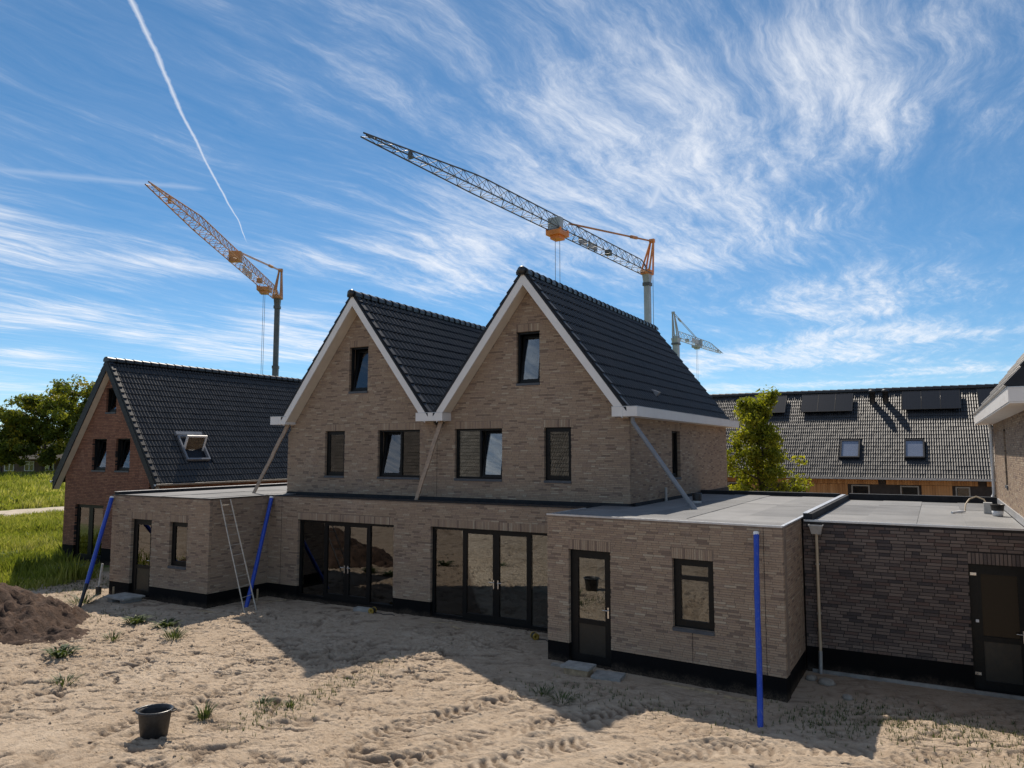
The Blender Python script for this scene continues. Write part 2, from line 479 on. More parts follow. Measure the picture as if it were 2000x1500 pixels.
leaf_mat('leaf_dark', [(0, (0.065, 0.085, 0.016)), (0.5, (0.14, 0.165, 0.030)), (1, (0.25, 0.25, 0.040))], 0.55)
leaf_mat('leaf_yellow', [(0, (0.13, 0.12, 0.016)), (0.5, (0.30, 0.24, 0.025)), (1, (0.45, 0.34, 0.03))])
leaf_mat('leaf_fresh', [(0, (0.10, 0.125, 0.014)), (0.5, (0.22, 0.24, 0.025)), (1, (0.42, 0.39, 0.04))], 0.55)
leaf_mat('grass_blade', [(0, (0.11, 0.14, 0.025)), (0.35, (0.22, 0.25, 0.045)), (0.65, (0.33, 0.33, 0.10)), (1, (0.52, 0.47, 0.26))], 0.5)
leaf_mat('weed_leaf', [(0, (0.040, 0.062, 0.024)), (0.6, (0.075, 0.105, 0.035)), (1, (0.14, 0.16, 0.07))], 0.3)


# ------------------------------------------------------------------ mesh helpers
class MB:
    def __init__(self):
        self.v = []; self.f = []; self.r = []; self.s = []

    def add(self, verts, faces, rnd=0.5, smooth=False):
        o = len(self.v)
        self.v.extend(verts)
        for f in faces:
            self.f.append(tuple(i + o for i in f)); self.r.append(rnd); self.s.append(smooth)
        return self

    def box(self, x0, x1, y0, y1, z0, z1, rnd=0.5):
        return self.add([(x0, y0, z0), (x1, y0, z0), (x1, y1, z0), (x0, y1, z0), (x0, y0, z1), (x1, y0, z1), (x1, y1, z1), (x0, y1, z1)],
                        [(0, 3, 2, 1), (4, 5, 6, 7), (0, 1, 5, 4), (1, 2, 6, 5), (2, 3, 7, 6), (3, 0, 4, 7)], rnd)

    def prism_xz(self, poly, y0, y1, rnd=0.5):
        """polygon in x,z (anticlockwise seen from -y) pushed from y0 to y1"""
        n = len(poly)
        vs = [(x, y0, z) for x, z in poly] + [(x, y1, z) for x, z in poly]
        fs = [tuple(range(n)), tuple(range(2 * n - 1, n - 1, -1))]
        for i in range(n):
            j = (i + 1) % n
            fs.append((i, i + n, j + n, j))
        return self.add(vs, fs, rnd)

    def tube(self, p, q, r0, r1=None, n=8, caps=True, rnd=0.5, smooth=True):
        r1 = r0 if r1 is None else r1
        p, q = Vector(p), Vector(q)
        d = (q - p).normalized()
        a = d.cross(Vector((0, 0, 1)) if abs(d.z) < 0.9 else Vector((1, 0, 0))).normalized()
        b = d.cross(a)
        vs = []
        for c, r in ((p, r0), (q, r1)):
            for i in range(n):
                t_ = 2 * pi * i / n
                vs.append(tuple(c + a * (r * cos(t_)) + b * (r * sin(t_))))
        fs = [(i, (i + 1) % n, n + (i + 1) % n, n + i) for i in range(n)]
        self.add(vs, fs, rnd, smooth)
        if caps:
            self.add(vs[:n], [tuple(reversed(range(n)))], rnd)
            self.add(vs[n:], [tuple(range(n))], rnd)
        return self

    def path(self, pts, radii, n=8, rnd=0.5):
        pts = [Vector(p) for p in pts]
        vs = []; fs = []
        for k, p in enumerate(pts):
            d = (pts[min(k + 1, len(pts) - 1)] - pts[max(k - 1, 0)]).normalized()
            a = d.cross(Vector((0.31, 0.17, 0.93)) if abs(d.z) < 0.9 else Vector((1, 0, 0))).normalized()
            if k and a.dot(pa) < 0: a = -a
            pa = a
            b = d.cross(a)
            r = radii[k] if hasattr(radii, '__len__') else radii
            for i in range(n):
                t_ = 2 * pi * i / n
                vs.append(tuple(p + a * (r * cos(t_)) + b * (r * sin(t_))))
        for k in range(len(pts) - 1):
            for i in range(n):
                fs.append((k * n + i, k * n + (i + 1) % n, (k + 1) * n + (i + 1) % n, (k + 1) * n + i))
        self.add(vs, fs, rnd, True)
        self.add(vs[:n], [tuple(reversed(range(n)))], rnd)
        self.add(vs[-n:], [tuple(range(n))], rnd)
        return self

    def lathe(self, prof, c=(0, 0, 0), n=20, rnd=0.5, sx=1.0):
        vs = []; fs = []
        for r, z in prof:
            for i in range(n):
                t_ = 2 * pi * i / n
                vs.append((c[0] + sx * r * cos(t_), c[1] + r * sin(t_), c[2] + z))
        for k in range(len(prof) - 1):
            for i in range(n):
                fs.append((k * n + i, k * n + (i + 1) % n, (k + 1) * n + (i + 1) % n, (k + 1) * n + i))
        return self.add(vs, fs, rnd, True)

    def mesh(self, name, mat):
        me = bpy.data.meshes.new(name)
        me.from_pydata(self.v, [], self.f)
        at = me.attributes.new('rnd', 'FLOAT', 'FACE')
        at.data.foreach_set('value', np.array(self.r, dtype=np.float32))
        if any(self.s):
            me.polygons.foreach_set('use_smooth', self.s)
        me.materials.append(MATS[mat])
        me.update()
        return me


WORLD = {}


def link(name, data, parent=None, M=None):
    ob = bpy.data.objects.new(name, data)
    COL.objects.link(ob)
    M = M or Matrix.Identity(4)
    WORLD[ob.name] = M
    if parent is not None:
        ob.parent = parent
        ob.matrix_basis = WORLD[parent.name].inverted() @ M
    else:
        ob.matrix_basis = M
    return ob


def build(mb, name, mat, parent=None, M=None):
    return link(name, mb.mesh(name, mat), parent, M)


def tag(ob, label=None, cat=None, group=None, kind=None):
    if label: ob['label'] = label
    if cat: ob['category'] = cat
    if group: ob['group'] = group
    if kind: ob['kind'] = kind
    return ob


def thing(name, loc, label, cat, group=None):
    return tag(link(name, None, None, Matrix.Translation(Vector(loc))), label, cat, group)


def T(x, y, z=0.0, a=0.0):
    return Matrix.Translation(Vector((x, y, z))) @ Matrix.Rotation(a, 4, 'Z')


def np_mesh(name, V, F, mat, rnd=None, smooth=False, nside=4):
    """V (n,3), F (m,nside) as one mesh"""
    me = bpy.data.meshes.new(name)
    nf = len(F)
    me.vertices.add(len(V)); me.vertices.foreach_set('co', V.astype(np.float32).ravel())
    me.loops.add(nf * nside); me.loops.foreach_set('vertex_index', F.astype(np.int32).ravel())
    me.polygons.add(nf)
    me.polygons.foreach_set('loop_start', np.arange(0, nf * nside, nside, dtype=np.int32))
    me.polygons.foreach_set('loop_total', np.full(nf, nside, dtype=np.int32))
    if rnd is not None:
        at = me.attributes.new('rnd', 'FLOAT', 'FACE')
        at.data.foreach_set('value', rnd.astype(np.float32))
    me.polygons.foreach_set('use_smooth', np.full(nf, bool(smooth)))
    me.update(calc_edges=True)
    me.materials.append(MATS[mat])
    return me


def in_view(p):
    v = Vector(p) - CAM
    f = Vector((-sin(YAW) * cos(PITCH), cos(YAW) * cos(PITCH), sin(PITCH)))
    r = Vector((cos(YAW), sin(YAW), 0)); u = r.cross(f)
    k = v.dot(f)
    if k < 0.5: return None
    return (1000 + 1461 * v.dot(r) / k, 750 - 1461 * v.dot(u) / k, k)


# ------------------------------------------------------------------ brick walls
BW, BH, JT, DEP = 0.235, 0.0385, 0.0075, 0.09
BRICK_MESH = {}


def brick_mesh(mat, k, ln, h):
    key = (mat, k, ln, h)
    if key not in BRICK_MESH:
        mb = MB()
        b_ = 0.003
        x, z = ln / 2, h / 2
        # front face with a small worn edge
        vs = [(-x + b_, 0, -z + b_), (x - b_, 0, -z + b_), (x - b_, 0, z - b_), (-x + b_, 0, z - b_),
              (-x, b_, -z), (x, b_, -z), (x, b_, z), (-x, b_, z), (-x, DEP, -z), (x, DEP, -z), (x, DEP, z), (-x, DEP, z)]
        fs = [(0, 1, 2, 3), (4, 5, 1, 0), (5, 6, 2, 1), (6, 7, 3, 2), (7, 4, 0, 3), (8, 9, 5, 4), (9, 10, 6, 5), (10, 11, 7, 6), (11, 8, 4, 7)]
        mb.add(vs, fs, (k + 0.5) / 24.0)
        BRICK_MESH[key] = mb.mesh('brick', mat)
    return BRICK_MESH[key]


def minus(iv, cuts):
    out = [iv]
    for a, b in cuts:
        nxt = []
        for x, y in out:
            if b <= x or a >= y: nxt.append((x, y)); continue
            if a > x: nxt.append((x, a))
            if b < y: nxt.append((b, y))
        out = nxt
    return out


def lay_bricks(parent, M, L, z0, top, openings, mat, quota, trim=(0, 0), bl=BW, bh=BH, jt=JT, seed=1):
    """bricks of one wall; openings (u0,u1,z0,z1,soldier); the quota nearest the camera are single objects"""
    rs = random.Random(seed)
    items = []
    sold = []
    for (a, b, c, d, s) in openings:
        if s:
            x = a + 0.004
            while x + bh <= b + 0.02:
                items.append((x + bh / 2, d + 0.102, bh, 0.206, 1))
                x += bh + jt
            sold.append((a, b + 0.01, d, d + 0.215))
    step = bh + jt
    n = int((max(top(u * L / 60) for u in range(61)) - z0) / step)
    for k in range(n):
        zc = z0 + jt / 2 + step * k + bh / 2
        cuts = [(a + 0.004, b - 0.004) for (a, b, c, d, s) in openings if c - 0.02 < zc < d + 0.0]
        cuts += [(a, b) for (a, b, c, d) in sold if c - 0.03 < zc < d + 0.005]
        x = trim[0] - rs.random() * bl
        runs = []
        while x < L - trim[1]:
            r = rs.random()
            ln = bl if r < 0.8 else (bl * 0.74 if r < 0.9 else bl * 0.475)
            runs.append((x, x + ln)); x += ln + jt
        for (a, b) in runs:
            a2, b2 = max(a, trim[0]), min(b, L - trim[1])
            for (p, q) in minus((a2, b2), cuts):
                if q - p < 0.03: continue
                tz = min(top(p), top(q)) - bh / 2
                if zc > tz:
                    # shorten under the sloping verge
                    if zc > max(top(p), top(q)) - bh / 2: continue
                    for s_ in range(6):
                        m_ = (p + q) / 2
                        if top(p) < top(q): p += (q - p) * 0.25
                        else: q -= (q - p) * 0.25
                        if zc <= min(top(p), top(q)) - bh / 2: break
                    if q - p < 0.03: continue
                items.append(((p + q) / 2, zc, q - p, bh, 0))
    # those that show largest become objects of their own
    R = M.to_3x3()
    full = [i for i, it in enumerate(items) if it[4] or abs(it[2] - bl) < 1e-4]
    sc = []
    for i in full:
        p = M @ Vector((items[i][0], 0, items[i][1]))
        v = in_view(p)
        if v and 5 < v[0] < 1995 and 5 < v[1] < 1495:
            sc.append((v[2], i))
    sc.sort()
    pick = set(i for _, i in sc[:quota])
    V = []; RN = []
    for i, (u, z, ln, h, s) in enumerate(items):
        kk = rs.randrange(24)
        dj = rs.uniform(-0.0013, 0.0013)
        if i in pick:
            me = brick_mesh(mat, kk, round(ln, 4), round(h, 4))
            ob = bpy.data.objects.new('brick', me); COL.objects.link(ob)
            ob.parent = parent
            ob.matrix_basis = WORLD[parent.name].inverted() @ M @ Matrix.Translation((u, dj, z))
        else:
            tw = rs.uniform(-0.0010, 0.0010)
            V.append((u - ln / 2, u + ln / 2, dj, z - h / 2 + tw, z + h / 2 + tw)); RN.append((kk + 0.5) / 24.0)
    if V:
        A = np.array(V); n = len(A)
        x0, x1, y0, za, zb = A.T
        y1 = np.full(n, DEP)
        P = np.stack([np.stack(c, 1) for c in ((x0, y0, za), (x1, y0, za), (x1, y0, zb), (x0, y0, zb), (x0, y1, za), (x1, y1, za), (x1, y1, zb), (x0, y1, zb))], 1)
        fs = np.array([(0, 1, 2, 3), (4, 0, 3, 7), (1, 5, 6, 2), (3, 2, 6, 7), (4, 5, 1, 0)])
        F = (np.arange(n)[:, None, None] * 8 + fs[None]).reshape(-1, 4)
        me = np_mesh('brickwork', P.reshape(-1, 3), F, mat, np.repeat(np.array(RN), 5))
        ob = link('brickwork', me, parent, M)
        ob['kind'] = 'stuff'


def wall(parent, p0, ang, L, z0, top, openings, mat, mortar, quota=0, thick=0.3, trim=(0, 0), btrim=(0.008, 0.008), breaks=(), bricks=True, name='wall', seed=1, plinth=0.42, bl=BW, bh=BH, jt=JT, pbot=-0.35):
    """one masonry wall: the body with its openings, the bricks on it and the black coated base"""
    M = T(p0[0], p0[1], 0, ang)
    if not callable(top):
        zt = top
        top = lambda u: zt
    us = sorted(set([btrim[0], L - btrim[1]] + [x for o in openings for x in o[:2]] + list(breaks)))
    us = [x for x in us if btrim[0] <= x <= L - btrim[1]]
    mb = MB()
    d0 = 0.006
    for a, b in zip(us[:-1], us[1:]):
        if b - a < 1e-5: continue
        mid = (a + b) / 2
        cuts = [(o[2], o[3]) for o in openings if o[0] <= mid <= o[1]]
        for lo, hi in minus((z0, 99.0), cuts):
            za = lo
            if hi > 90:
                zl, zr = top(a), top(b)
            else:
                zl = zr = hi
            if max(zl, zr) <= za: continue
            mb.prism_xz([(a, za), (b, za), (b, max(zr, za)), (a, max(zl, za))], d0, thick)
    ob = build(mb, name, mortar, parent, M)
    if bricks:
        lay_bricks(ob, M, L, z0, top, openings, mat, quota, trim, bl, bh, jt, seed)
    if plinth:
        mb = MB()
        cuts = [(o[0], o[1]) for o in openings if o[2] < plinth]
        for a, b in minus((btrim[0] - 0.006, L - btrim[1] + 0.006), cuts):
            mb.box(a, b, 0.002, thick - 0.01, pbot, plinth)
        for a, b in cuts:
            mb.box(a, b, 0.03, thick - 0.01, pbot, min(o[2] for o in openings if o[0] == a) - 0.002)
        build(mb, 'plinth', 'plinth_coating', parent, M)
    return M, ob


# ------------------------------------------------------------------ windows and doors
def ring(mb, u0, u1, z0, z1, w, d0, d1, wb=None, wt=None):
    wb = w if wb is None else wb; wt = w if wt is None else wt
    mb.box(u0, u0 + w, d0, d1, z0, z1); mb.box(u1 - w, u1, d0, d1, z0, z1)
    mb.box(u0 + w, u1 - w, d0, d1, z0, z0 + wb); mb.box(u0 + w, u1 - w, d0, d1, z1 - wt, z1)


def handle(parent, M, u, z, d, side=1, mat='steel_handle'):
    mb = MB()
    mb.box(u - 0.016, u + 0.016, d - 0.012, d, z - 0.11, z + 0.11)
    mb.tube((u, d - 0.012, z + 0.05), (u, d - 0.055, z + 0.05), 0.010, n=6)
    mb.tube((u, d - 0.052, z + 0.05), (u - side * 0.12, d - 0.052, z + 0.05), 0.010, n=6)
    return build(mb, 'handle', mat, parent, M)


def glazing(parent, M, u0, u1, z0, z1, bays, name='window', setback=0.10, fw=0.055, sill=True, tilt=9.0, fmat='frame_paint'):
    """bays: list of (width share, kind, options); kinds fixed, tilt, door, panel door"""
    d0, d1 = setback, setback + 0.09
    mb = MB()
    e = 0.003
    ring(mb, u0 + e, u1 - e, z0 + e, z1 - e, fw, d0, d1)
    tot = sum(b_[0] for b_ in bays)
    iw = (u1 - u0 - 2 * fw)
    xs = [u0 + fw]
    for b_ in bays: xs.append(xs[-1] + iw * b_[0] / tot)
    for x in xs[1:-1]:
        mb.box(x - 0.030, x + 0.030, d0 + 0.001, d1 - 0.001, z0 + fw, z1 - fw)
    win = build(mb, name, fmat, parent, M)
    for i, b_ in enumerate(bays):
        kind = b_[1]; opt = b_[2] if len(b_) > 2 else {}
        a = xs[i] + (0.030 if i else 0.0) + e
        b = xs[i + 1] - (0.030 if i < len(bays) - 1 else 0.0) - e
        za, zb = z0 + fw + e, z1 - fw - e
        if kind == 'fixed':
            pm = MB(); pm.box(a, b, d0 + 0.045, d0 + 0.055, za, zb)
            build(pm, 'pane', 'window_glass', win, M)
            continue
        sw = opt.get('sw', 0.065)
        sm = MB(); pm = MB(); ex = MB()
        # sash in local space turned about its foot when tilted
        W, Hh = b - a, zb - za
        dd0, dd1 = -0.012, 0.058
        wb = opt.get('bottom', sw)
        ring(sm, 0, W, 0, Hh, sw, dd0, dd1, wb=wb)
        tr_ = opt.get('transom')
        g0 = opt.get('panel')
        if g0:
            sm.box(sw, W - sw, dd0 + 0.004, dd1 - 0.004, g0 - za - 0.05, g0 - za + 0.05)
            pm.box(sw, W - sw, 0.018, 0.028, g0 - za + 0.05, Hh - sw)
        elif tr_:
            sm.box(sw, W - sw, dd0 + 0.004, dd1 - 0.004, tr_ - za - 0.04, tr_ - za + 0.04)
            pm.box(sw, W - sw, 0.018, 0.028, wb, tr_ - za - 0.04)
            pm.box(sw, W - sw, 0.018, 0.028, tr_ - za + 0.04, Hh - sw)
        else:
            pm.box(sw, W - sw, 0.018, 0.028, wb, Hh - sw)
        Ms = M @ Matrix.Translation((a, d0 + 0.012, za))
        if kind == 'tilt':
            Ms = M @ Matrix.Translation((a, d0 + 0.030, za)) @ Matrix.Rotation(-radians(opt.get('tilt', tilt)), 4, 'X')
        build(sm, 'sash', fmat, win, Ms)
        build(pm, 'pane', opt.get('glass', 'window_glass'), win, Ms)
        if g0:
            ex.box(sw, W - sw, 0.012, 0.034, wb, g0 - za - 0.05)
            build(ex, 'door_panel', 'door_panel', win, Ms)
        hs = opt.get('handle')
        if hs:
            hu = b - 0.035 if hs > 0 else a + 0.035
            handle(win, M, hu, opt.get('hz', 1.10), d0 - 0.001, hs)
    if sill:
        mb = MB()
        mb.prism_xz([(u0 + 0.002, z0 - 0.065), (u1 - 0.002, z0 - 0.065), (u1 - 0.002, z0 - 0.001), (u0 + 0.002, z0 - 0.001)], -0.025, d0 - 0.002)
        build(mb, 'sill', 'sill_stone', win, M)
    return win


# ------------------------------------------------------------------ roof tiles
TW, TE = 0.42, 0.371
_roll = [(0.0, 0.004), (0.14, 0.009), (0.27, 0.031), (0.38, 0.054), (0.48, 0.061), (0.58, 0.054), (0.70, 0.029), (0.85, 0.007)]
PROF = [(x_ / 2, h_) for x_, h_ in _roll] + [(0.5 + x_ / 2, h_) for x_, h_ in _roll] + [(1.0, 0.004), (1.035, 0.006)]   # double roll


def tile_geo(tw, te):
    n = len(PROF)
    vs = []
    up = te + 0.05
    for x, h in PROF: vs.append((x * tw, 0.0, h + 0.050))
    for x, h in PROF: vs.append((x * tw, up, h + 0.006))
    for x, h in PROF: vs.append((x * tw, 0.0, h + 0.050))
    for x, h in PROF: vs.append((x * tw, 0.004, -0.012))
    fs = [(i, i + 1, n + i + 1, n + i) for i in range(n - 1)]
    fs += [(3 * n + i, 3 * n + i + 1, 2 * n + i + 1, 2 * n + i) for i in range(n - 1)]
    sm = [True] * (n - 1) + [False] * (n - 1)
    return np.array(vs), np.array(fs), sm


TILE_MESH = {}


def tile_mesh(tw, te, k):
    key = (tw, te, k)
    if key not in TILE_MESH:
        v, f, sm = tile_geo(tw, te)
        mb = MB()
        mb.v = [tuple(p) for p in v]; mb.f = [tuple(q) for q in f]; mb.r = [(k + 0.5) / 8] * len(f); mb.s = sm
        TILE_MESH[key] = mb.mesh('roof_tile', 'roof_tile')
    return TILE_MESH[key]


def slope_frame(origin, x_dir, up_dir):
    x = Vector(x_dir).normalized(); y = Vector(up_dir).normalized(); z = x.cross(y)
    M = Matrix(((x.x, y.x, z.x, origin[0]), (x.y, y.y, z.y, origin[1]), (x.z, y.z, z.z, origin[2]), (0, 0, 0, 1)))
    return M


def tiles(parent, M, width, length, quota=0, tw=TW, te=TE, holes=(), seed=3, mat='roof_tile'):
    """tiles of one roof slope in frame M (x along the eave, y up the slope)"""
    rs = random.Random(seed)
    nx = int(round(width / tw)); ny = int(round(length / te)); te = length / ny
    tw2 = width / nx
    hs_ = min(1.0, tw2 / TW) ** 1.3
    v, f, sm = tile_geo(TW, TE)
    v = v * np.array([tw2 / TW, te / TE, hs_])
    pos = []
    for j in range(ny):
        for i in range(nx):
            x, y = i * tw2, j * te
            if any(a - 0.05 < x + tw2 / 2 < b + 0.05 and c - 0.1 < y + te / 2 < d + 0.1 for a, b, c, d in holes): continue
            pos.append((x, y))
    sc = []
    for i, (x, y) in enumerate(pos):
        p = in_view(M @ Vector((x + tw2 / 2, y + te / 2, 0.05)))
        if p and 5 < p[0] < 1995 and 5 < p[1] < 1495: sc.append((p[2], i))
    sc.sort()
    pick = set(i for _, i in sc[:quota])
    VV = []; RN = []
    R4 = WORLD[parent.name].inverted()
    for i, (x, y) in enumerate(pos):
        k = rs.randrange(8)
        jx, jz, ja = rs.uniform(-0.004, 0.004), rs.uniform(-0.004, 0.004), rs.uniform(-0.012, 0.012)
        if i in pick:
            ob = bpy.data.objects.new('roof_tile', tile_mesh(TW, TE, k)); COL.objects.link(ob)
            ob.parent = parent
            ob.matrix_basis = R4 @ M @ Matrix.Translation((x + jx, y, jz)) @ Matrix.Rotation(ja * 0.6, 4, 'X') @ Matrix.Diagonal((tw2 / TW, te / TE, hs_, 1))
        else:
            p = v + np.array([x + jx, y, jz]); p[:, 2] += (v[:, 1]) * ja * 0.6
            VV.append(p); RN.append(np.full(len(f), (k + 0.5) / 8))
    if VV:
        n = len(VV)
        F = (np.arange(n)[:, None, None] * len(v) + f[None]).reshape(-1, 4)
        me = np_mesh('tile_field', np.concatenate(VV), F, mat, np.concatenate(RN))
        me.polygons.foreach_set('use_smooth', np.tile(np.array(sm, dtype=bool), n))
        ob = link('tile_field', me, parent, M)
        ob['kind'] = 'stuff'


def ridge_caps(parent, p, q, r=0.115, step=0.38):
    """half-round ridge caps laid end over end from p to q"""
    p, q = Vector(p), Vector(q)
    L = (q - p).length; n = int(round(L / step)); st = L / n
    d = (q - p) / L
    mb = MB()
    prof = []
    m_ = 8
    for e, (yy, rr) in enumerate(((0, r), (st + 0.03, r * 0.80))):
        for i in range(m_ + 1):
            t_ = pi * (1.24 * i / m_ - 0.12)
            prof.append((rr * 1.25 * cos(t_), yy, rr * sin(t_) - 0.02))
    fs = [(i, m_ + 1 + i, m_ + 2 + i, i + 1) for i in range(m_)]
    mb.add(prof, fs, 0.4, True)
    mb.add(prof[:m_ + 1], [tuple(range(m_ + 1))], 0.4)
    me = mb.mesh('ridge_cap', 'roof_tile')
    ang = atan2(-d.x, d.y)
    for k in range(n):
        c = p + d * (st * k)
        ob = bpy.data.objects.new('ridge_cap', me); COL.objects.link(ob)
        ob.parent = parent
        ob.matrix_basis = WORLD[parent.name].inverted() @ T(c.x, c.y, c.z, ang)


def verge_tiles(parent, M, length, xpos, te=TE, depth=0.17, flip=1, mat='dark_trim'):
    """one cloaked verge tile per course on the roof edge at x = xpos of frame M"""
    n = int(round(length / te)); te = length / n
    mb = MB()
    e = te + 0.035
    x0, x1 = (xpos - 0.035, xpos + 0.13) if flip > 0 else (xpos - 0.13, xpos + 0.035)
    # top flange, tilted like the tiles, and the cheek that hangs over the edge
    mb.add([(x0, 0, 0.105), (x1, 0, 0.105), (x1, e, 0.070), (x0, e, 0.070), (x0, 0, 0.055), (x1, 0, 0.055), (x1, e, 0.02), (x0, e, 0.02)],
           [(0, 1, 2, 3), (4, 5, 1, 0), (5, 6, 2, 1), (7, 4, 0, 3), (6, 7, 3, 2)], 0.4)
    c0, c1 = (x0, x0 + 0.03) if flip > 0 else (x1 - 0.03, x1)
    mb.add([(c0, 0, 0.054), (c1, 0, 0.054), (c1, e, 0.019), (c0, e, 0.019), (c0, 0, -depth), (c1, 0, -depth), (c1, e, -depth), (c0, e, -depth)],
           [(4, 5, 1, 0), (5, 6, 2, 1), (7, 4, 0, 3), (6, 7, 3, 2), (7, 6, 5, 4)], 0.4)
    me = mb.mesh('verge_tile', mat)
    for k in range(n):
        ob = bpy.data.objects.new('verge_tile', me); COL.objects.link(ob)
        ob.parent = parent
        ob.matrix_basis = WORLD[parent.name].inverted() @ M @ Matrix.Translation((0, k * te, 0))


def sheet_roof(parent, x0, x1, y0, y1, z, seed=5, mat='roof_sheet', wd=1.0, ln=3.4):
    """bitumen sheets laid side by side with staggered ends and lapped edges"""
    rs = random.Random(seed)
    n = max(1, int(round((x1 - x0) / wd))); wd = (x1 - x0) / n
    for i in range(n):
        y = y0; k = 0
        first = rs.uniform(0.8, ln)
        while y < y1 - 0.05:
            e = min(y1, y + (first if k == 0 else ln)); k += 1
            mb = MB()
            a, b = x0 + i * wd, x0 + (i + 1) * wd + (0.06 if i < n - 1 else 0)
            zz = z + 0.010 * (i % 2) + 0.0035 * (k % 2)
            mb.box(a, b, y, e + (0.05 if e < y1 else 0), zz - 0.02, zz)
            build(mb, 'roofing_sheet', mat, parent)
            y = e


# ------------------------------------------------------------------ terrain
def vnoise(x, y, seed):
    xi, yi = np.floor(x).astype(np.int64), np.floor(y).astype(np.int64)
    xf, yf = x - xi, y - yi
    u, v = xf * xf * xf * (xf * (xf * 6 - 15) + 10), yf * yf * yf * (yf * (yf * 6 - 15) + 10)

    def h(a, b):
        n = (a * 374761393 + b * 668265263 + seed * 974634777) & 0x7fffffff
        n = ((n ^ (n >> 13)) * 1274126177) & 0x7fffffff
        n = n ^ (n >> 16)
        return (n & 0xffff) / 65535.0
    return (h(xi, yi) * (1 - u) + h(xi + 1, yi) * u) * (1 - v) + (h(xi, yi + 1) * (1 - u) + h(xi + 1, yi + 1) * u) * v


def fbm(x, y, seed, oct_=4, gain=0.5):
    s, a, t_ = 0, 1.0, 0
    for k in range(oct_):
        s = s + a * vnoise(x * 2 ** k + 13.7 * k, y * 2 ** k - 7.1 * k, seed + k); t_ += a; a *= gain
    return s / t_


TRACKS = []          # (polyline, half width)
for pts, hw in (([(-11.3, 5.2), (-11.8, 8.0), (-11.8, 9.5), (-12.1, 12.4), (-12.1, 14.1)], 0.17),
                ([(-10.0, 5.6), (-9.8, 7.3), (-9.7, 9.5), (-9.6, 12.1), (-9.4, 13.9)], 0.17),
                ([(-8.9, 6.2), (-8.3, 8.2), (-7.8, 10.3), (-6.9, 12.2), (-6.4, 13.6)], 0.26),
                ([(-7.9, 6.8), (-7.1, 8.9), (-6.4, 10.6), (-5.3, 12.2), (-4.4, 13.2)], 0.26),
                ([(-6.4, 8.2), (-5.8, 9.6), (-4.6, 11.4), (-3.0, 12.7)], 0.24),
                ([(-5.0, 9.2), (-4.3, 10.4), (-3.1, 11.8), (-1.0, 12.9)], 0.24),
                ([(-2.0, 10.8), (-1.1, 12.1), (0.2, 13.4), (2.4, 14.4)], 0.24),
                ([(-14.9, 6.0), (-14.7, 7.5), (-14.6, 9.3), (-14.5, 12.0), (-14.8, 14.0)], 0.15)):
    TRACKS.append((np.array(pts, float), hw))


def smooth_line(P):
    """points along a Catmull-Rom through P"""
    Q = np.vstack([2 * P[0] - P[1], P, 2 * P[-1] - P[-2]])
    out = []
    for i in range(1, len(Q) - 2):
        for t_ in np.linspace(0, 1, 14, endpoint=False):
            a, b, c, d = Q[i - 1], Q[i], Q[i + 1], Q[i + 2]
            out.append(0.5 * ((2 * b) + (c - a) * t_ + (2 * a - 5 * b + 4 * c - d) * t_ ** 2 + (3 * b - a - 3 * c + d) * t_ ** 3))
    out.append(P[-1])
    return np.array(out)


TRK = [(smooth_line(p), hw) for p, hw in TRACKS]


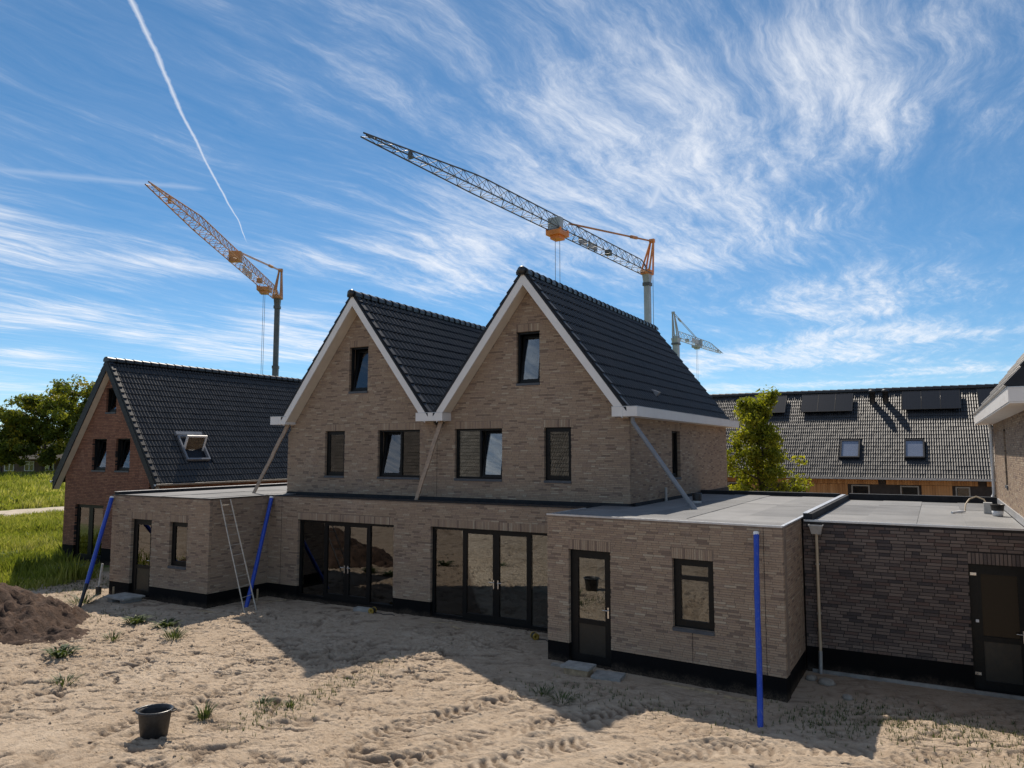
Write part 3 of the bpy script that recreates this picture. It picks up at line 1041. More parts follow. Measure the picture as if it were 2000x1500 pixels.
def ground_h(x, y, fine=True, damp_and_shade=None):
    x = np.asarray(x, float); y = np.asarray(y, float)
    h = (fbm(x * 0.16, y * 0.16, 11, 3) - 0.5) * 0.12
    h += (fbm(x * 0.9, y * 0.9, 21, 3) - 0.5) * 0.045
    soft = np.ones_like(h)
    if fine:
        wx = x + 0.35 * (fbm(x * 1.7, y * 1.7, 5, 2) - 0.5); wy = y + 0.35 * (fbm(x * 1.7 + 9, y * 1.7, 6, 2) - 0.5)
        # crusted, foot-trodden sand: thin plates with broken edges, longer across the line of sight
        ru, rv = wx * 0.87 + wy * 0.49, wy * 0.87 - wx * 0.49
        amp = np.clip(0.55 + 1.2 * (fbm(x * 0.4, y * 0.4, 51, 2) - 0.25), 0.55, 1.15)
        amp = amp * (1 - 0.45 * np.clip((x + 8.5) / 3.0, 0, 1))      # firmer ground on the right
        q = fbm(ru * 1.5, rv * 3.4, 31, 3, 0.55) * 9.0
        fr_ = q - np.floor(q)
        terr = np.floor(q) + np.clip(fr_ / 0.22, 0, 1) ** 1.5
        h += amp * (terr - 0.96 * q) * 0.046
        q = fbm(ru * 3.6 + 5, rv * 7.5, 41, 2, 0.5) * 5.0
        fr_ = q - np.floor(q)
        terr = np.floor(q) + np.clip(fr_ / 0.3, 0, 1)
        h += amp * (terr - 0.96 * q) * 0.036
        for sd_, fu, fv, dp in ((141, 1.1, 2.9, 0.085), (151, 2.3, 5.2, 0.065)):
            gr = np.abs(fbm(ru * fu + 3, rv * fv + 8, sd_, 2, 0.45) - 0.5)
            ms = np.clip((vnoise(ru * 1.9, rv * 2.6, sd_ + 7) - 0.35) / 0.25, 0, 1)
            gv = ms * np.exp(-(gr / 0.042) ** 2)
            h -= amp * dp * gv
            if damp_and_shade is not None:
                np.maximum(damp_and_shade, ms * np.exp(-(gr / 0.050) ** 2) * np.clip(amp, 0, 1), out=damp_and_shade)  # dark groove lines: damp cracked sand plus shade painted into the colour
        dim = vnoise(ru * 4.2, rv * 6.0, 47)
        h -= amp * 0.032 * np.clip((dim - 0.80) / 0.10, 0, 1)
        h += (fbm(ru * 8, rv * 15, 61, 2) - 0.5) * 0.030 * (0.4 + 0.6 * amp)
    for k, (L, hw) in enumerate(TRK):
        x0, x1 = L[:, 0].min() - 1, L[:, 0].max() + 1
        y0, y1 = L[:, 1].min() - 1, L[:, 1].max() + 1
        sel = np.where((x > x0) & (x < x1) & (y > y0) & (y < y1))
        if len(sel[0]) == 0: continue
        px, py = x[sel], y[sel]
        best = np.full(px.shape, 9.0); ss = np.zeros(px.shape); sd = np.zeros(px.shape)
        acc = 0.0
        for a, b in zip(L[:-1], L[1:]):
            e = b - a; ln = np.hypot(*e)
            if ln < 1e-6: continue
            t_ = np.clip(((px - a[0]) * e[0] + (py - a[1]) * e[1]) / ln ** 2, 0, 1)
            dx, dy = px - a[0] - t_ * e[0], py - a[1] - t_ * e[1]
            d = np.hypot(dx, dy)
            m_ = d < best
            best = np.where(m_, d, best); ss = np.where(m_, acc + t_ * ln, ss)
            sd = np.where(m_, np.sign(dx * e[1] - dy * e[0]) * d, sd)
            acc += ln
        ins = np.clip((hw - best) / 0.06, 0, 1)
        wear = np.clip(3.0 * fbm(px * 0.7, py * 0.7, 70 + k, 2) - 0.75, 0, 1) * np.clip(3.5 * fbm(px * 2.4, py * 2.4, 170 + k, 2) - 0.9, 0.45, 1)
        if k >= 5: wear = wear * 0.7
        lug = np.sin(2 * pi * (ss / 0.19 + np.abs(sd) * 2.2 * (1 if k % 2 else -1)) + 5.0 * (fbm(px * 1.6, py * 1.6, 77 + k, 3) - 0.5))
        lug = np.clip(lug * 1.6, -1, 1)
        berm = np.exp(-((best - hw - 0.07) / 0.07) ** 2)
        h[sel] += wear * (ins * (-0.036 + 0.032 * lug) + berm * 0.028)
        if damp_and_shade is not None:
            damp_and_shade[sel] = np.maximum(damp_and_shade[sel], wear * ins * np.clip(0.50 - 0.50 * lug + 0.5 * (fbm(px * 6, py * 6, 7, 2) - 0.5), 0, 1))
    # level against the walls
    return h


def near_walls(x, y):
    d = np.full(np.shape(x), 9.0)
    for (a, b, c, e) in ((-23.0, -18.4, 14.85, 40), (-18.4, -7.6, 17.1, 40), (-7.6, -2.5, 14.85, 40), (-2.5, 9, 16.95, 40), (-32.0, -26.4, 18.45, 40)):
        dx = np.maximum(np.maximum(a - x, x - b), 0); dy = np.maximum(np.maximum(c - y, y - e), 0)
        d = np.minimum(d, np.hypot(dx, dy))
    return d


def gz(x, y):
    x = np.array([float(x)]); y = np.array([float(y)])
    k = np.clip(near_walls(x, y) / 1.5, 0.25, 1)
    return float(ground_h(x, y)[0] * k[0])


def spaced(segs):
    out = [segs[0][0]]
    for a, b, s in segs:
        n = max(1, int(round((b - a) / s)))
        out += list(np.linspace(a, b, n + 1)[1:])
    return np.array(out)


gx = spaced([(-40, -27, 0.16), (-27, -19, 0.075), (-19, 2.5, 0.027), (2.5, 9, 0.15)])
gy = spaced([(-13, 4.5, 0.28), (4.5, 7, 0.08), (7, 15.4, 0.024), (15.4, 18.6, 0.05), (18.6, 24, 0.2)])
GX, GY = np.meshgrid(gx, gy)
DAMP_AND_SHADE = np.zeros_like(GX)
HH = ground_h(GX, GY, True, DAMP_AND_SHADE) * np.clip(near_walls(GX, GY) / 1.5, 0.25, 1)
edge = np.minimum(np.minimum(GX - gx[0], gx[-1] - GX), np.minimum(GY - gy[0], gy[-1] - GY))
HH = HH * np.clip(edge / 3, 0, 1) - 0.10 * np.clip(1 - edge / 2.0, 0, 1)
nx_, ny_ = len(gx), len(gy)
idx = np.arange(nx_ * ny_).reshape(ny_, nx_)
F = np.stack([idx[:-1, :-1], idx[:-1, 1:], idx[1:, 1:], idx[1:, :-1]], -1).reshape(-1, 4)
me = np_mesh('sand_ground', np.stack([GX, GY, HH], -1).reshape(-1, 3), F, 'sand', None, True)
at = me.attributes.new('damp_and_shade', 'FLOAT', 'POINT')
at.data.foreach_set('value', DAMP_AND_SHADE.astype(np.float32).ravel())
tag(link('sand_ground', me), 'bare trodden sand with tyre tracks in front of the new houses', None, None, 'structure')

mb = MB()
R_ = 3000.0
mb.add([(-R_, -R_, -0.09), (R_, -R_, -0.09), (R_, R_, -0.09), (-R_, R_, -0.09)], [(0, 1, 2, 3)])
tag(build(mb, 'ground', 'field'), 'green meadow reaching to the far trees', None, None, 'structure')

# pale track through the meadow
mb = MB()
L = L_path = smooth_line(np.array([(-90.0, -30.0), (-62.0, 20.0), (-59.8, 30.0), (-60.0, 36.0), (-57.0, 60.0)]))
pv = []; pf = []
for i, p in enumerate(L):
    d = L[min(i + 1, len(L) - 1)] - L[max(i - 1, 0)]; d = d / np.hypot(*d)
    nrm = np.array([-d[1], d[0]])
    wdt = 3.0 + 0.3 * sin(i * 1.7)
    pv += [(p[0] + nrm[0] * wdt, p[1] + nrm[1] * wdt, -0.075), (p[0] - nrm[0] * wdt, p[1] - nrm[1] * wdt, -0.075)]
    if i: pf.append((2 * i - 2, 2 * i - 1, 2 * i + 1, 2 * i))
mb.add(pv, pf)
tag(build(mb, 'path', 'path_gravel'), 'pale gravel path crossing the meadow on the left', None, None, 'structure')

# ------------------------------------------------------------------ the pair of new houses
HX0, HX1 = -18.96, -6.84            # gable wall
YG, YB = 18.30, 28.60               # front and back of the upper storeys
XA = (-15.86, -9.72)                # the two ridges
ZR, SL = 9.44, 1.31                 # bargeboard apex, roof slope
AN = atan(SL)
house = thing('semi_detached_house', (-12.9, 23.0, 0), 'pair of new brown brick houses with two black tiled gables side by side', 'house')


def gable_top(x):
    return ZR - 0.29 - SL * min(abs(x - XA[0]), abs(x - XA[1]))


def gt_front(u):
    return gable_top(HX0 + u)


WG = [(-17.30, -16.46, 3.74, 5.18), (-15.11, -13.49, 3.74, 5.18), (-12.24, -10.63, 3.74, 5.18), (-9.31, -8.49, 3.74, 5.18),
      (-16.33, -15.55, 6.43, 7.86), (-10.17, -9.43, 6.42, 7.88)]
ops = [(a - HX0, b - HX0, c, d, True) for a, b, c, d in WG]
MG, ob = wall(house, (HX0, YG), 0.0, HX1 - HX0, 3.19, gt_front, ops, 'brick_brown', 'mortar_brown', quota=190, name='gable_wall',
              breaks=[XA[0] - HX0, XA[1] - HX0, (XA[0] + XA[1]) / 2 - HX0], plinth=0, seed=11)
o = [(a - HX0, b - HX0, c, d) for a, b, c, d in WG]
glazing(house, MG, *o[0], [(1, 'sash')])
glazing(house, MG, *o[1], [(0.52, 'tilt'), (0.48, 'fixed')])
glazing(house, MG, *o[2], [(0.52, 'fixed'), (0.48, 'tilt')])
glazing(house, MG, *o[3], [(1, 'sash')])
glazing(house, MG, *o[4], [(1, 'tilt')])
glazing(house, MG, *o[5], [(1, 'tilt')])
# side walls and back wall of the upper storeys
MS, ob = wall(house, (HX1, YG), pi / 2, YB - YG, 3.19, 5.46, [(3.56, 4.40, 3.74, 5.14, True)], 'brick_brown', 'mortar_brown', quota=30,
              name='side_wall', trim=(DEP + 0.012, 0), btrim=(0.301, 0.008), plinth=0, seed=12)
glazing(house, MS, 3.56, 4.40, 3.74, 5.14, [(1, 'tilt')])
wall(house, (HX0, YB), -pi / 2, YB - YG, 3.19, 5.46, [], 'brick_brown', 'mortar_brown', quota=0, name='side_wall', trim=(0, DEP + 0.012), btrim=(0.008, 0.301), plinth=0, seed=13)
opb = [(1.6, 3.2, 3.74, 5.18, False), (8.6, 10.2, 3.74, 5.18, False), (2.2, 3.6, 0.5, 2.4, False), (8.2, 9.6, 0.5, 2.4, False)]
MBk, ob = wall(house, (HX1, YB), pi, HX1 - HX0, 0.0, lambda u: gable_top(HX1 - u), opb, 'brick_brown', 'mortar_brown', quota=0, bricks=False, name='back_wall',
               breaks=[HX1 - XA[0], HX1 - XA[1], HX1 - (XA[0] + XA[1]) / 2], plinth=0, btrim=(0.301, 0.301))
for q in opb: glazing(house, MBk, *q[:4], [(1, 'fixed')], sill=False)
# floors inside
for zf, y0 in ((0.02, 17.45), (2.80, 17.45), (5.46, 18.62)):
    mb = MB(); mb.box(HX0 + 0.31, HX1 - 0.31, y0, YB - 0.31, zf - 0.2, zf + 0.0)
    build(mb, 'floor_slab', 'concrete_floor', house)
for a, b in ((-13.0, -12.8),):
    mb = MB(); mb.box(a, b, 17.45, YB - 0.32, 0.03, 2.59); build(mb, 'party_wall', 'plaster', house)
    mb = MB(); mb.box(a, b, 18.63, YB - 0.32, 2.81, 5.25); build(mb, 'party_wall', 'plaster', house)
for z0_, z1_, y0 in ((0.03, 2.59, 21.6), (2.81, 5.25, 21.9)):
    for a, b in ((HX0 + 0.32, -13.01), (-12.79, HX1 - 0.32)):
        mb = MB(); mb.box(a, b, y0, y0 + 0.12, z0_, z1_); build(mb, 'inner_wall', 'plaster', house)

# roofs
YR0, YR1 = 17.80, 29.05
DXE = 2.93
SLEN = DXE / cos(AN)
ZT = ZR + 0.02
mb = MB()                           # decks under the tiles
for xa in XA:
    pl = [(xa - DXE - 0.02, ZR - 0.02 - SL * (DXE + 0.02)), (xa, ZR - 0.20), (xa + DXE + 0.02, ZR - 0.02 - SL * (DXE + 0.02)),
          (xa + DXE + 0.02, ZR + 0.0 - SL * (DXE + 0.02)), (xa, ZR - 0.005), (xa - DXE - 0.02, ZR + 0.0 - SL * (DXE + 0.02))]
    mb.prism_xz(pl, YR0 + 0.09, YR1 - 0.05)
roof = build(mb, 'roof', 'dark_trim', house)
for k, xa in enumerate(XA):
    Mr = slope_frame((xa + DXE, YR0 + 0.10, ZT - SL * DXE), (0, 1, 0), (-cos(AN), 0, sin(AN)))
    Ml = slope_frame((xa - DXE, YR1 - 0.10, ZT - SL * DXE), (0, -1, 0), (cos(AN), 0, sin(AN)))
    tiles(roof, Mr, YR1 - YR0 - 0.2, SLEN, quota=140 if k == 0 else 155, seed=21 + k,
          holes=[(3.35, 3.55, 0.9, 1.0)] if False else ())
    tiles(roof, Ml, YR1 - YR0 - 0.2, SLEN, quota=0, seed=31 + k)
    verge_tiles(roof, Mr, SLEN, 0.0, depth=0.05)
    verge_tiles(roof, Ml, SLEN, YR1 - YR0 - 0.2, depth=0.05, flip=-1)
    ridge_caps(roof, (xa, YR0 + 0.02, ZT + 0.01), (xa, YR1, ZT + 0.01), r=0.16)
    mb = MB().lathe([(0.0, 0.0), (0.125, 0.0), (0.135, 0.03), (0.1, 0.10), (0.0, 0.13)], n=10)
    build(mb, 'ridge_end', 'roof_tile', roof, Matrix.Translation((xa, YR0 + 0.02, ZT + 0.04)) @ Matrix.Rotation(pi / 2, 4, 'X'))
    # white bargeboards: one board on each side, mitred at the apex
    VT = 0.33
    for s in (-1, 1):
        xe = 2.86
        mb = MB()
        pl = [(xa, ZR - VT), (xa + s * xe, ZR - VT - SL * xe), (xa + s * xe, ZR - SL * xe), (xa, ZR)]
        if s < 0: pl = pl[::-1]
        mb.prism_xz(pl, YR0 + 0.045, YR0 + 0.085)
        build(mb, 'bargeboard', 'white_trim', roof)
        mb = MB()
        pl = [(xa, ZR - VT + 0.02), (xa + s * xe, ZR - VT + 0.02 - SL * xe), (xa + s * xe, ZR - VT + 0.06 - SL * xe), (xa, ZR - VT + 0.06)]
        if s < 0: pl = pl[::-1]
        mb.prism_xz(pl, YR0 + 0.0855, YG - 0.004)
        build(mb, 'soffit_board', 'cream_soffit', roof)
        mb = MB()                                   # dark lead strip between board and verge tiles
        pl = [(xa, ZR + 0.002), (xa + s * (xe + .12), ZR + 0.002 - SL * (xe + .12)), (xa + s * (xe + .12), ZR + 0.09 - SL * (xe + .12)), (xa, ZR + 0.09)]
        if s < 0: pl = pl[::-1]
        mb.prism_xz(pl, YR0 + 0.035, YR0 + 0.088)
        build(mb, 'verge_strip', 'dark_trim', roof)
        mb = MB()
        pl = [(xa, ZR - VT), (xa + s * xe, ZR - VT - SL * xe), (xa + s * xe, ZR - SL * xe), (xa, ZR)]
        if s < 0: pl = pl[::-1]
        mb.prism_xz(pl, YR1 - 0.05, YR1 - 0.02)
        build(mb, 'bargeboard', 'white_trim', roof)


def gutter_box(parent, x0, x1, y0, y1, z0, z1, name='gutter'):
    mb = MB()
    t_ = 0.02
    mb.box(x0, x1, y0, y1, z0, z0 + t_)
    mb.box(x0, x0 + t_, y0, y1, z0 + t_, z1); mb.box(x1 - t_, x1, y0, y1, z0 + t_, z1)
    mb.box(x0 + t_, x1 - t_, y0, y0 + t_, z0 + t_, z1); mb.box(x0 + t_, x1 - t_, y1 - t_, y1, z0 + t_, z1)
    g_ = build(mb, name, 'white_trim', parent)
    mb = MB()
    mb.box(x0 - 0.008, x1 + 0.008, y0 - 0.008, y0 + 0.03, z1 + 0.001, z1 + 0.014)
    mb.box(x1 - 0.03, x1 + 0.008, y0 + 0.03, y1, z1 + 0.001, z1 + 0.014)
    mb.box(x0 - 0.008, x0 + 0.03, y0 + 0.03, y1, z1 + 0.001, z1 + 0.014)
    build(mb, 'gutter_edge', 'aluminium', g_)
    mb = MB(); mb.box(x0 + 0.022, x1 - 0.022, y0 + 0.022, y1 - 0.022, z1 - 0.08, z1 - 0.06)
    build(mb, 'gutter_lining', 'roof_membrane_dark', g_)
    return g_


YX = 17.84
# the side gutters run the length of the roof; short returns close them on the gable
gutter_box(house, HX1 + 0.004, -6.46, YX, 29.05, 5.41, 5.655)
gutter_box(house, -7.14, HX1 + 0.0005, YX + 0.002, YG - 0.004, 5.412, 5.653)
gutter_box(house, -19.33, HX0 - 0.004, YX, 29.05, 5.41, 5.665)
gutter_box(house, HX0 - 0.001, -18.64, YX + 0.002, YG - 0.004, 5.412, 5.663)
gutter_box(house, -13.32, -12.37, YX, YG - 0.004, 5.41, 5.645)
mb = MB(); mb.box(-12.98, -12.60, YG + 0.01, 28.9, 5.36, 5.50); build(mb, 'valley_gutter', 'roof_membrane_dark', roof)

# small roof vent on the right slope
mb = MB()
mb.add([(-0.09, 0, 0), (0.09, 0, 0), (0.09, 0.26, 0), (-0.09, 0.26, 0), (-0.07, 0.03, 0.15), (0.07, 0.03, 0.15), (0.08, 0.25, 0.02), (-0.08, 0.25, 0.02)],
       [(0, 1, 5, 4), (1, 2, 6, 5), (2, 3, 7, 6), (3, 0, 4, 7), (4, 5, 6, 7)])
Mr = slope_frame((XA[1] + DXE, YR0 + 0.10, ZT - SL * DXE), (0, 1, 0), (-cos(AN), 0, sin(AN)))
build(mb, 'roof_vent', 'grey_plastic', roof, Mr @ Matrix.Translation((3.50, 0.62, 0.06)))

# ground floor bay across both houses
YM, MX0, MX1 = 17.10, -18.46, -7.57
DO = [(-17.21, -13.49, 0.10, 2.44), (-12.21, -8.10, 0.04, 2.47)]
ops = [(a - MX0, b - MX0, c, d, True) for a, b, c, d in DO]
MM, ob = wall(house, (MX0, YM), 0.0, MX1 - MX0, 0.42, 3.12, ops, 'brick_brown', 'mortar_brown', quota=80, name='lower_wall', trim=(0, 0), btrim=(0.0, 0.0), seed=14)
u = [(a - MX0, b - MX0, c, d) for a, b, c, d in DO]
glazing(house, MM, *u[0], [(0.27, 'fixed'), (0.24, 'door', {'handle': 1, 'hz': 1.05, 'bottom': 0.12}), (0.24, 'door', {'handle': -1, 'hz': 1.05, 'bottom': 0.12}), (0.25, 'fixed')], name='patio_doors', sill=False, fw=0.075)
glazing(house, MM, *u[1], [(0.235, 'fixed'), (0.25, 'door', {'handle': 1, 'hz': 1.05, 'bottom': 0.12}), (0.25, 'door', {'handle': -1, 'hz': 1.05, 'bottom': 0.12}), (0.245, 'fixed')], name='patio_doors', sill=False, fw=0.075)
mb = MB(); mb.box(MX0 + 0.0, MX1, YM + 0.31, YG - 0.002, 2.82, 3.06); build(mb, 'flat_roof', 'roof_membrane_dark', house)
mb = MB(); mb.box(MX0 + 0.01, MX1 - 0.01, YM - 0.012, YM + 0.30, 3.122, 3.15); build(mb, 'roof_edge', 'dark_trim', house)
mb = MB(); mb.box(HX0 + 0.03, HX1 - 0.03, YG - 0.045, YG + 0.28, 3.0, 3.188); build(mb, 'flashing', 'roof_membrane_dark', house)
mb = MB(); mb.box(HX1 - 0.28, HX1 + 0.045, YG + 0.2805, YB, 3.0, 3.188); build(mb, 'flashing', 'roof_membrane_dark', house)
mb = MB(); mb.box(HX0 - 0.045, HX0 + 0.28, YG + 0.2805, YB, 3.0, 3.188); build(mb, 'flashing', 'roof_membrane_dark', house)

# ------------------------------------------------------------------ right flat-roofed extension
EX0, EX1 = -7.58, -2.53
P0 = Vector((EX0, 15.05)); P1 = Vector((EX1, 14.66))
EL = (P1 - P0).length; EA = atan2(P1.y - P0.y, P1.x - P0.x)
ext = thing('flat_roofed_extension', (-5.0, 19.0, 0), 'brown brick flat-roofed extension with black door and upright window, nearest the camera', 'extension')
ops = [(0.53, 1.54, 0.04, 2.42, True), (2.90, 3.75, 1.06, 2.41, True)]
ME, ob = wall(ext, P0, EA, EL, 0.42, 3.12, ops, 'brick_brown', 'mortar_brown', quota=230, trim=(0, 0), btrim=(0.008, 0.008), name='front_wall', seed=15)
glazing(ext, ME, 0.53, 1.54, 0.04, 2.42, [(1, 'door', {'panel': 0.90, 'handle': 1, 'hz': 1.14, 'sw': 0.11, 'bottom': 0.10})], name='door', sill=False, fw=0.07)
glazing(ext, ME, 2.90, 3.75, 1.06, 2.41, [(1, 'sash', {'transom': 2.03, 'sw': 0.075})], fw=0.065)
LS = 16.95 - P1.y - 0.004
wall(ext, P1, pi / 2, LS, 0.42, 3.12, [], 'brick_brown', 'mortar_brown', quota=70, trim=(DEP + 0.012, 0), btrim=(0.301, 0.0), name='side_wall', seed=16)
wall(ext, (EX0, YM - 0.002), -pi / 2, YM - 0.002 - P0.y, 0.42, 3.12, [], 'brick_brown', 'mortar_brown', quota=0, trim=(0, DEP + 0.012), btrim=(0.0, 0.301), name='side_wall', seed=17)
mb = MB(); mb.box(EX1 - 0.30, EX1 - 0.01, 16.96, 25.0, -0.2, 3.05); build(mb, 'inner_side_wall', 'mortar_brown', ext)
mb = MB(); mb.box(HX1 + 0.05, EX1 - 0.31, 24.7, 25.0, -0.2, 3.05); build(mb, 'back_wall', 'mortar_brown', ext)
mb = MB(); mb.box(EX0 + 0.31, EX1 - 0.31, 15.35, 24.69, -0.15, 0.02); build(mb, 'floor_slab', 'concrete_floor', ext)
mb = MB(); mb.box(EX0 + 0.31, EX1 - 0.31, 18.9, 19.0, 0.03, 2.79); build(mb, 'inner_wall', 'plaster', ext)
mb = MB(); mb.add([(EX0 + 0.31, 15.36, 2.80), (EX1 - 0.31, 14.97, 2.80), (EX1 - 0.31, 24.69, 2.80), (EX0 + 0.31, 24.69, 2.80),
                   (EX0 + 0.31, 15.36, 3.06), (EX1 - 0.31, 14.97, 3.06), (EX1 - 0.31, 24.69, 3.06), (EX0 + 0.31, 24.69, 3.06)],
                  [(0, 3, 2, 1), (4, 5, 6, 7), (0, 1, 5, 4), (1, 2, 6, 5), (2, 3, 7, 6), (3, 0, 4, 7)])
build(mb, 'roof_slab', 'roof_membrane_dark', ext)
sheet_roof(ext, EX0 + 0.9, EX1 - 0.052, 15.33, 24.7, 3.128, seed=6)
sheet_roof(ext, EX0 + 0.02, EX0 + 0.9, 15.33, YG - 0.06, 3.128, seed=7)
# front strip of sheet up to the skewed edge
mb = MB()
a0, a1 = (P0.x + 0.02, P0.y + 0.02), (P1.x - 0.02, P1.y + 0.02)
mb.add([(a0[0], a0[1], 3.145), (a1[0], a1[1], 3.145), (a1[0], 15.42, 3.147), (a0[0], 15.42, 3.147), (a0[0], a0[1], 3.10), (a1[0], a1[1], 3.10)],
       [(0, 1, 2, 3), (4, 5, 1, 0)])
build(mb, 'roofing_sheet', 'roof_sheet', ext)
mb = MB(); mb.box(-0.012, EL + 0.012, -0.014, 0.05, 3.122, 3.158); build(mb, 'roof_edge', 'aluminium', ext, ME)
mb = MB(); mb.box(EX1 - 0.05, EX1 + 0.014, P1.y + 0.052, 25.0, 3.122, 3.149); build(mb, 'roof_edge', 'aluminium', ext)
mb = MB(); mb.box(EX0 - 0.014, EX0 + 0.05, P0.y + 0.052, YM - 0.02, 3.122, 3.149); build(mb, 'roof_edge', 'aluminium', ext)
mb = MB(); mb.box(HX1 + 0.05, EX1 - 0.06, 24.72, 25.0, 3.05, 3.25); build(mb, 'parapet', 'roof_membrane_dark', ext)
# downpipe stub and small vent on the roof
mb = MB(); mb.tube((-6.74, 20.9, 3.10), (-6.74, 20.9, 3.5), 0.04, n=10); build(mb, 'vent_stub', 'zinc', ext)

# ------------------------------------------------------------------ left flat-roofed extension
LX0, LX1, LY = -23.10, -18.46, 14.86
lext = thing('flat_roofed_extension', (-20.8, 19.0, 0), 'brown brick flat-roofed extension with the ladder and concrete doorstep, beside the red brick house', 'extension')
ops = [(-22.10 - LX0, -21.09 - LX0, 0.06, 2.42, True), (-20.24 - LX0, -19.42 - LX0, 1.10, 2.41, True)]
ML, ob = wall(lext, (LX0, LY), 0.0, LX1 - LX0, 0.42, 3.12, ops, 'brick_brown', 'mortar_brown', quota=200, name='front_wall', seed=18)
glazing(lext, ML, *ops[0][:4], [(1, 'door', {'panel': 0.95, 'handle': 1, 'hz': 1.12, 'sw': 0.11, 'bottom': 0.10})], name='door', sill=False, fw=0.07)
glazing(lext, ML, *ops[1][:4], [(1, 'sash', {'sw': 0.075})], fw=0.065)
wall(lext, (LX1, LY), pi / 2, YM - LY - 0.002, 0.42, 3.12, [], 'brick_brown', 'mortar_brown', quota=90, trim=(DEP + 0.012, 0), btrim=(0.301, 0.0), name='side_wall', seed=19)
wall(lext, (LX0, 25.0), -pi / 2, 25.0 - LY, 0.42, 3.12, [], 'brick_brown', 'mortar_brown', quota=0, trim=(0, DEP + 0.012), btrim=(0.0, 0.301), name='side_wall', seed=20)
mb = MB(); mb.box(LX0 + 0.31, HX0 - 0.05, 24.7, 25.0, -0.2, 3.05); build(mb, 'back_wall', 'mortar_brown', lext)
mb = MB(); mb.box(LX0 + 0.31, LX1 - 0.31, LY + 0.31, 24.69, -0.15, 0.02); build(mb, 'floor_slab', 'concrete_floor', lext)
mb = MB(); mb.box(LX0 + 0.31, LX1 - 0.31, 18.4, 18.5, 0.03, 2.79); build(mb, 'inner_wall', 'plaster', lext)
mb = MB(); mb.box(LX0 + 0.31, LX1 - 0.31, LY + 0.31, 24.69, 2.80, 3.06); build(mb, 'roof_slab', 'roof_membrane_dark', lext)
sheet_roof(lext, LX0 + 0.20, HX0 - 0.05, LY + 0.03, 24.7, 3.130, seed=8)
sheet_roof(lext, HX0 - 0.05, LX1 - 0.02, LY + 0.03, YG - 0.06, 3.130, seed=9)
mb = MB(); mb.box(LX0 - 0.012, LX1 + 0.012, LY - 0.014, LY + 0.05, 3.122, 3.150); build(mb, 'roof_edge', 'dark_trim', lext)
mb = MB(); mb.box(LX1 - 0.05, LX1 + 0.014, LY + 0.052, YM - 0.02, 3.122, 3.149); build(mb, 'roof_edge', 'dark_trim', lext)
mb = MB(); mb.box(LX0 - 0.01, LX0 + 0.19, LY + 0.06, 25.0, 3.05, 3.22); build(mb, 'parapet', 'roof_membrane_dark', lext)
mb = MB(); mb.box(LX0 - 0.02, LX0 + 0.20, LY + 0.05, 25.0, 3.222, 3.235); build(mb, 'parapet_cap', 'aluminium', lext)
mb = MB(); mb.box(LX0 + 0.21, HX0 - 0.06, 24.72, 25.0, 3.05, 3.25); build(mb, 'parapet', 'roof_membrane_dark', lext)

# ------------------------------------------------------------------ dark brick garage of the neighbour
GY0, GX0, GX1 = 16.95, -2.50, 1.44
gar = thing('garage', (0.0, 20.0, 0), 'dark brick garage with a flat roof and black glazed door at the right', 'garage')
ops = [(0.45 - GX0, 1.43 - GX0, 0.04, 2.40, True)]
MK, ob = wall(gar, (GX0, GY0), 0.0, GX1 - GX0, 0.50, 3.06, ops, 'brick_dark', 'mortar_dark', quota=295, name='front_wall', seed=41, plinth=0.50, bl=0.245, bh=0.052, jt=0.0125, btrim=(0.0, 0.0))
gd = glazing(gar, MK, *ops[0][:4], [(1, 'door', {'panel': 1.00, 'sw': 0.13, 'bottom': 0.12, 'glass': 'dark_glass'})], name='door', sill=False, fw=0.065)
for zz, du in ((2.20, 0), (0.35, 0)):
    mb = MB(); mb.box(ops[0][0] + 0.03, ops[0][0] + 0.13, 0.075, 0.0985, zz - 0.025, zz + 0.025); build(mb, 'hinge', 'steel_handle', gd, MK)
mb = MB(); mb.box(ops[0][0] + 0.085, ops[0][0] + 0.135, 0.07, 0.0985, 1.30, 1.35); build(mb, 'door_chain_plate', 'white_plastic', gd, MK)
handle(gd, MK, ops[0][1] - 0.14, 1.10, 0.098, 1)
mb = MB(); mb.box(GX0 + 0.31, GX1 - 0.01, 17.26, 24.69, -0.15, 0.02); build(mb, 'floor_slab', 'concrete_floor', gar)
mb = MB(); mb.box(GX0 + 0.31, GX1 - 0.01, 17.26, 24.69, 2.80, 3.04); build(mb, 'roof_slab', 'roof_membrane_dark', gar)
mb = MB(); mb.box(GX0 + 0.31, GX1 - 0.01, 24.7, 25.0, -0.2, 3.04); build(mb, 'back_wall', 'mortar_dark', gar)
mb = MB(); mb.box(GX0 + 0.01, GX0 + 0.30, 17.26, 25.0, -0.2, 3.04); build(mb, 'inner_side_wall', 'mortar_dark', gar)
sheet_roof(gar, GX0 + 0.19, GX1 - 0.03, GY0 + 0.04, 24.7, 3.075, seed=44)
mb = MB(); mb.box(GX0 + 0.02, GX1 - 0.005, GY0 - 0.012, GY0 + 0.05, 3.062, 3.10); build(mb, 'roof_edge', 'aluminium', gar)
mb = MB(); mb.box(GX0 + 0.0, GX0 + 0.18, GY0 + 0.06, 24.71, 3.045, 3.22); build(mb, 'parapet', 'roof_membrane_dark', gar)
mb = MB(); mb.box(GX0 - 0.005, GX0 + 0.10, GY0 + 0.06, 24.71, 3.222, 3.236); build(mb, 'parapet_cap', 'aluminium', gar)
mb = MB(); mb.box(GX0 + 0.19, GX1 - 0.01, 24.72, 25.0, 3.045, 3.26); build(mb, 'parapet', 'roof_membrane_dark', gar)
mb = MB(); mb.box(GX0 + 0.1, GX1 - 0.01, GY0 - 0.05, GY0 - 0.002, -0.2, 0.06); build(mb, 'footing', 'concrete_slab', gar)

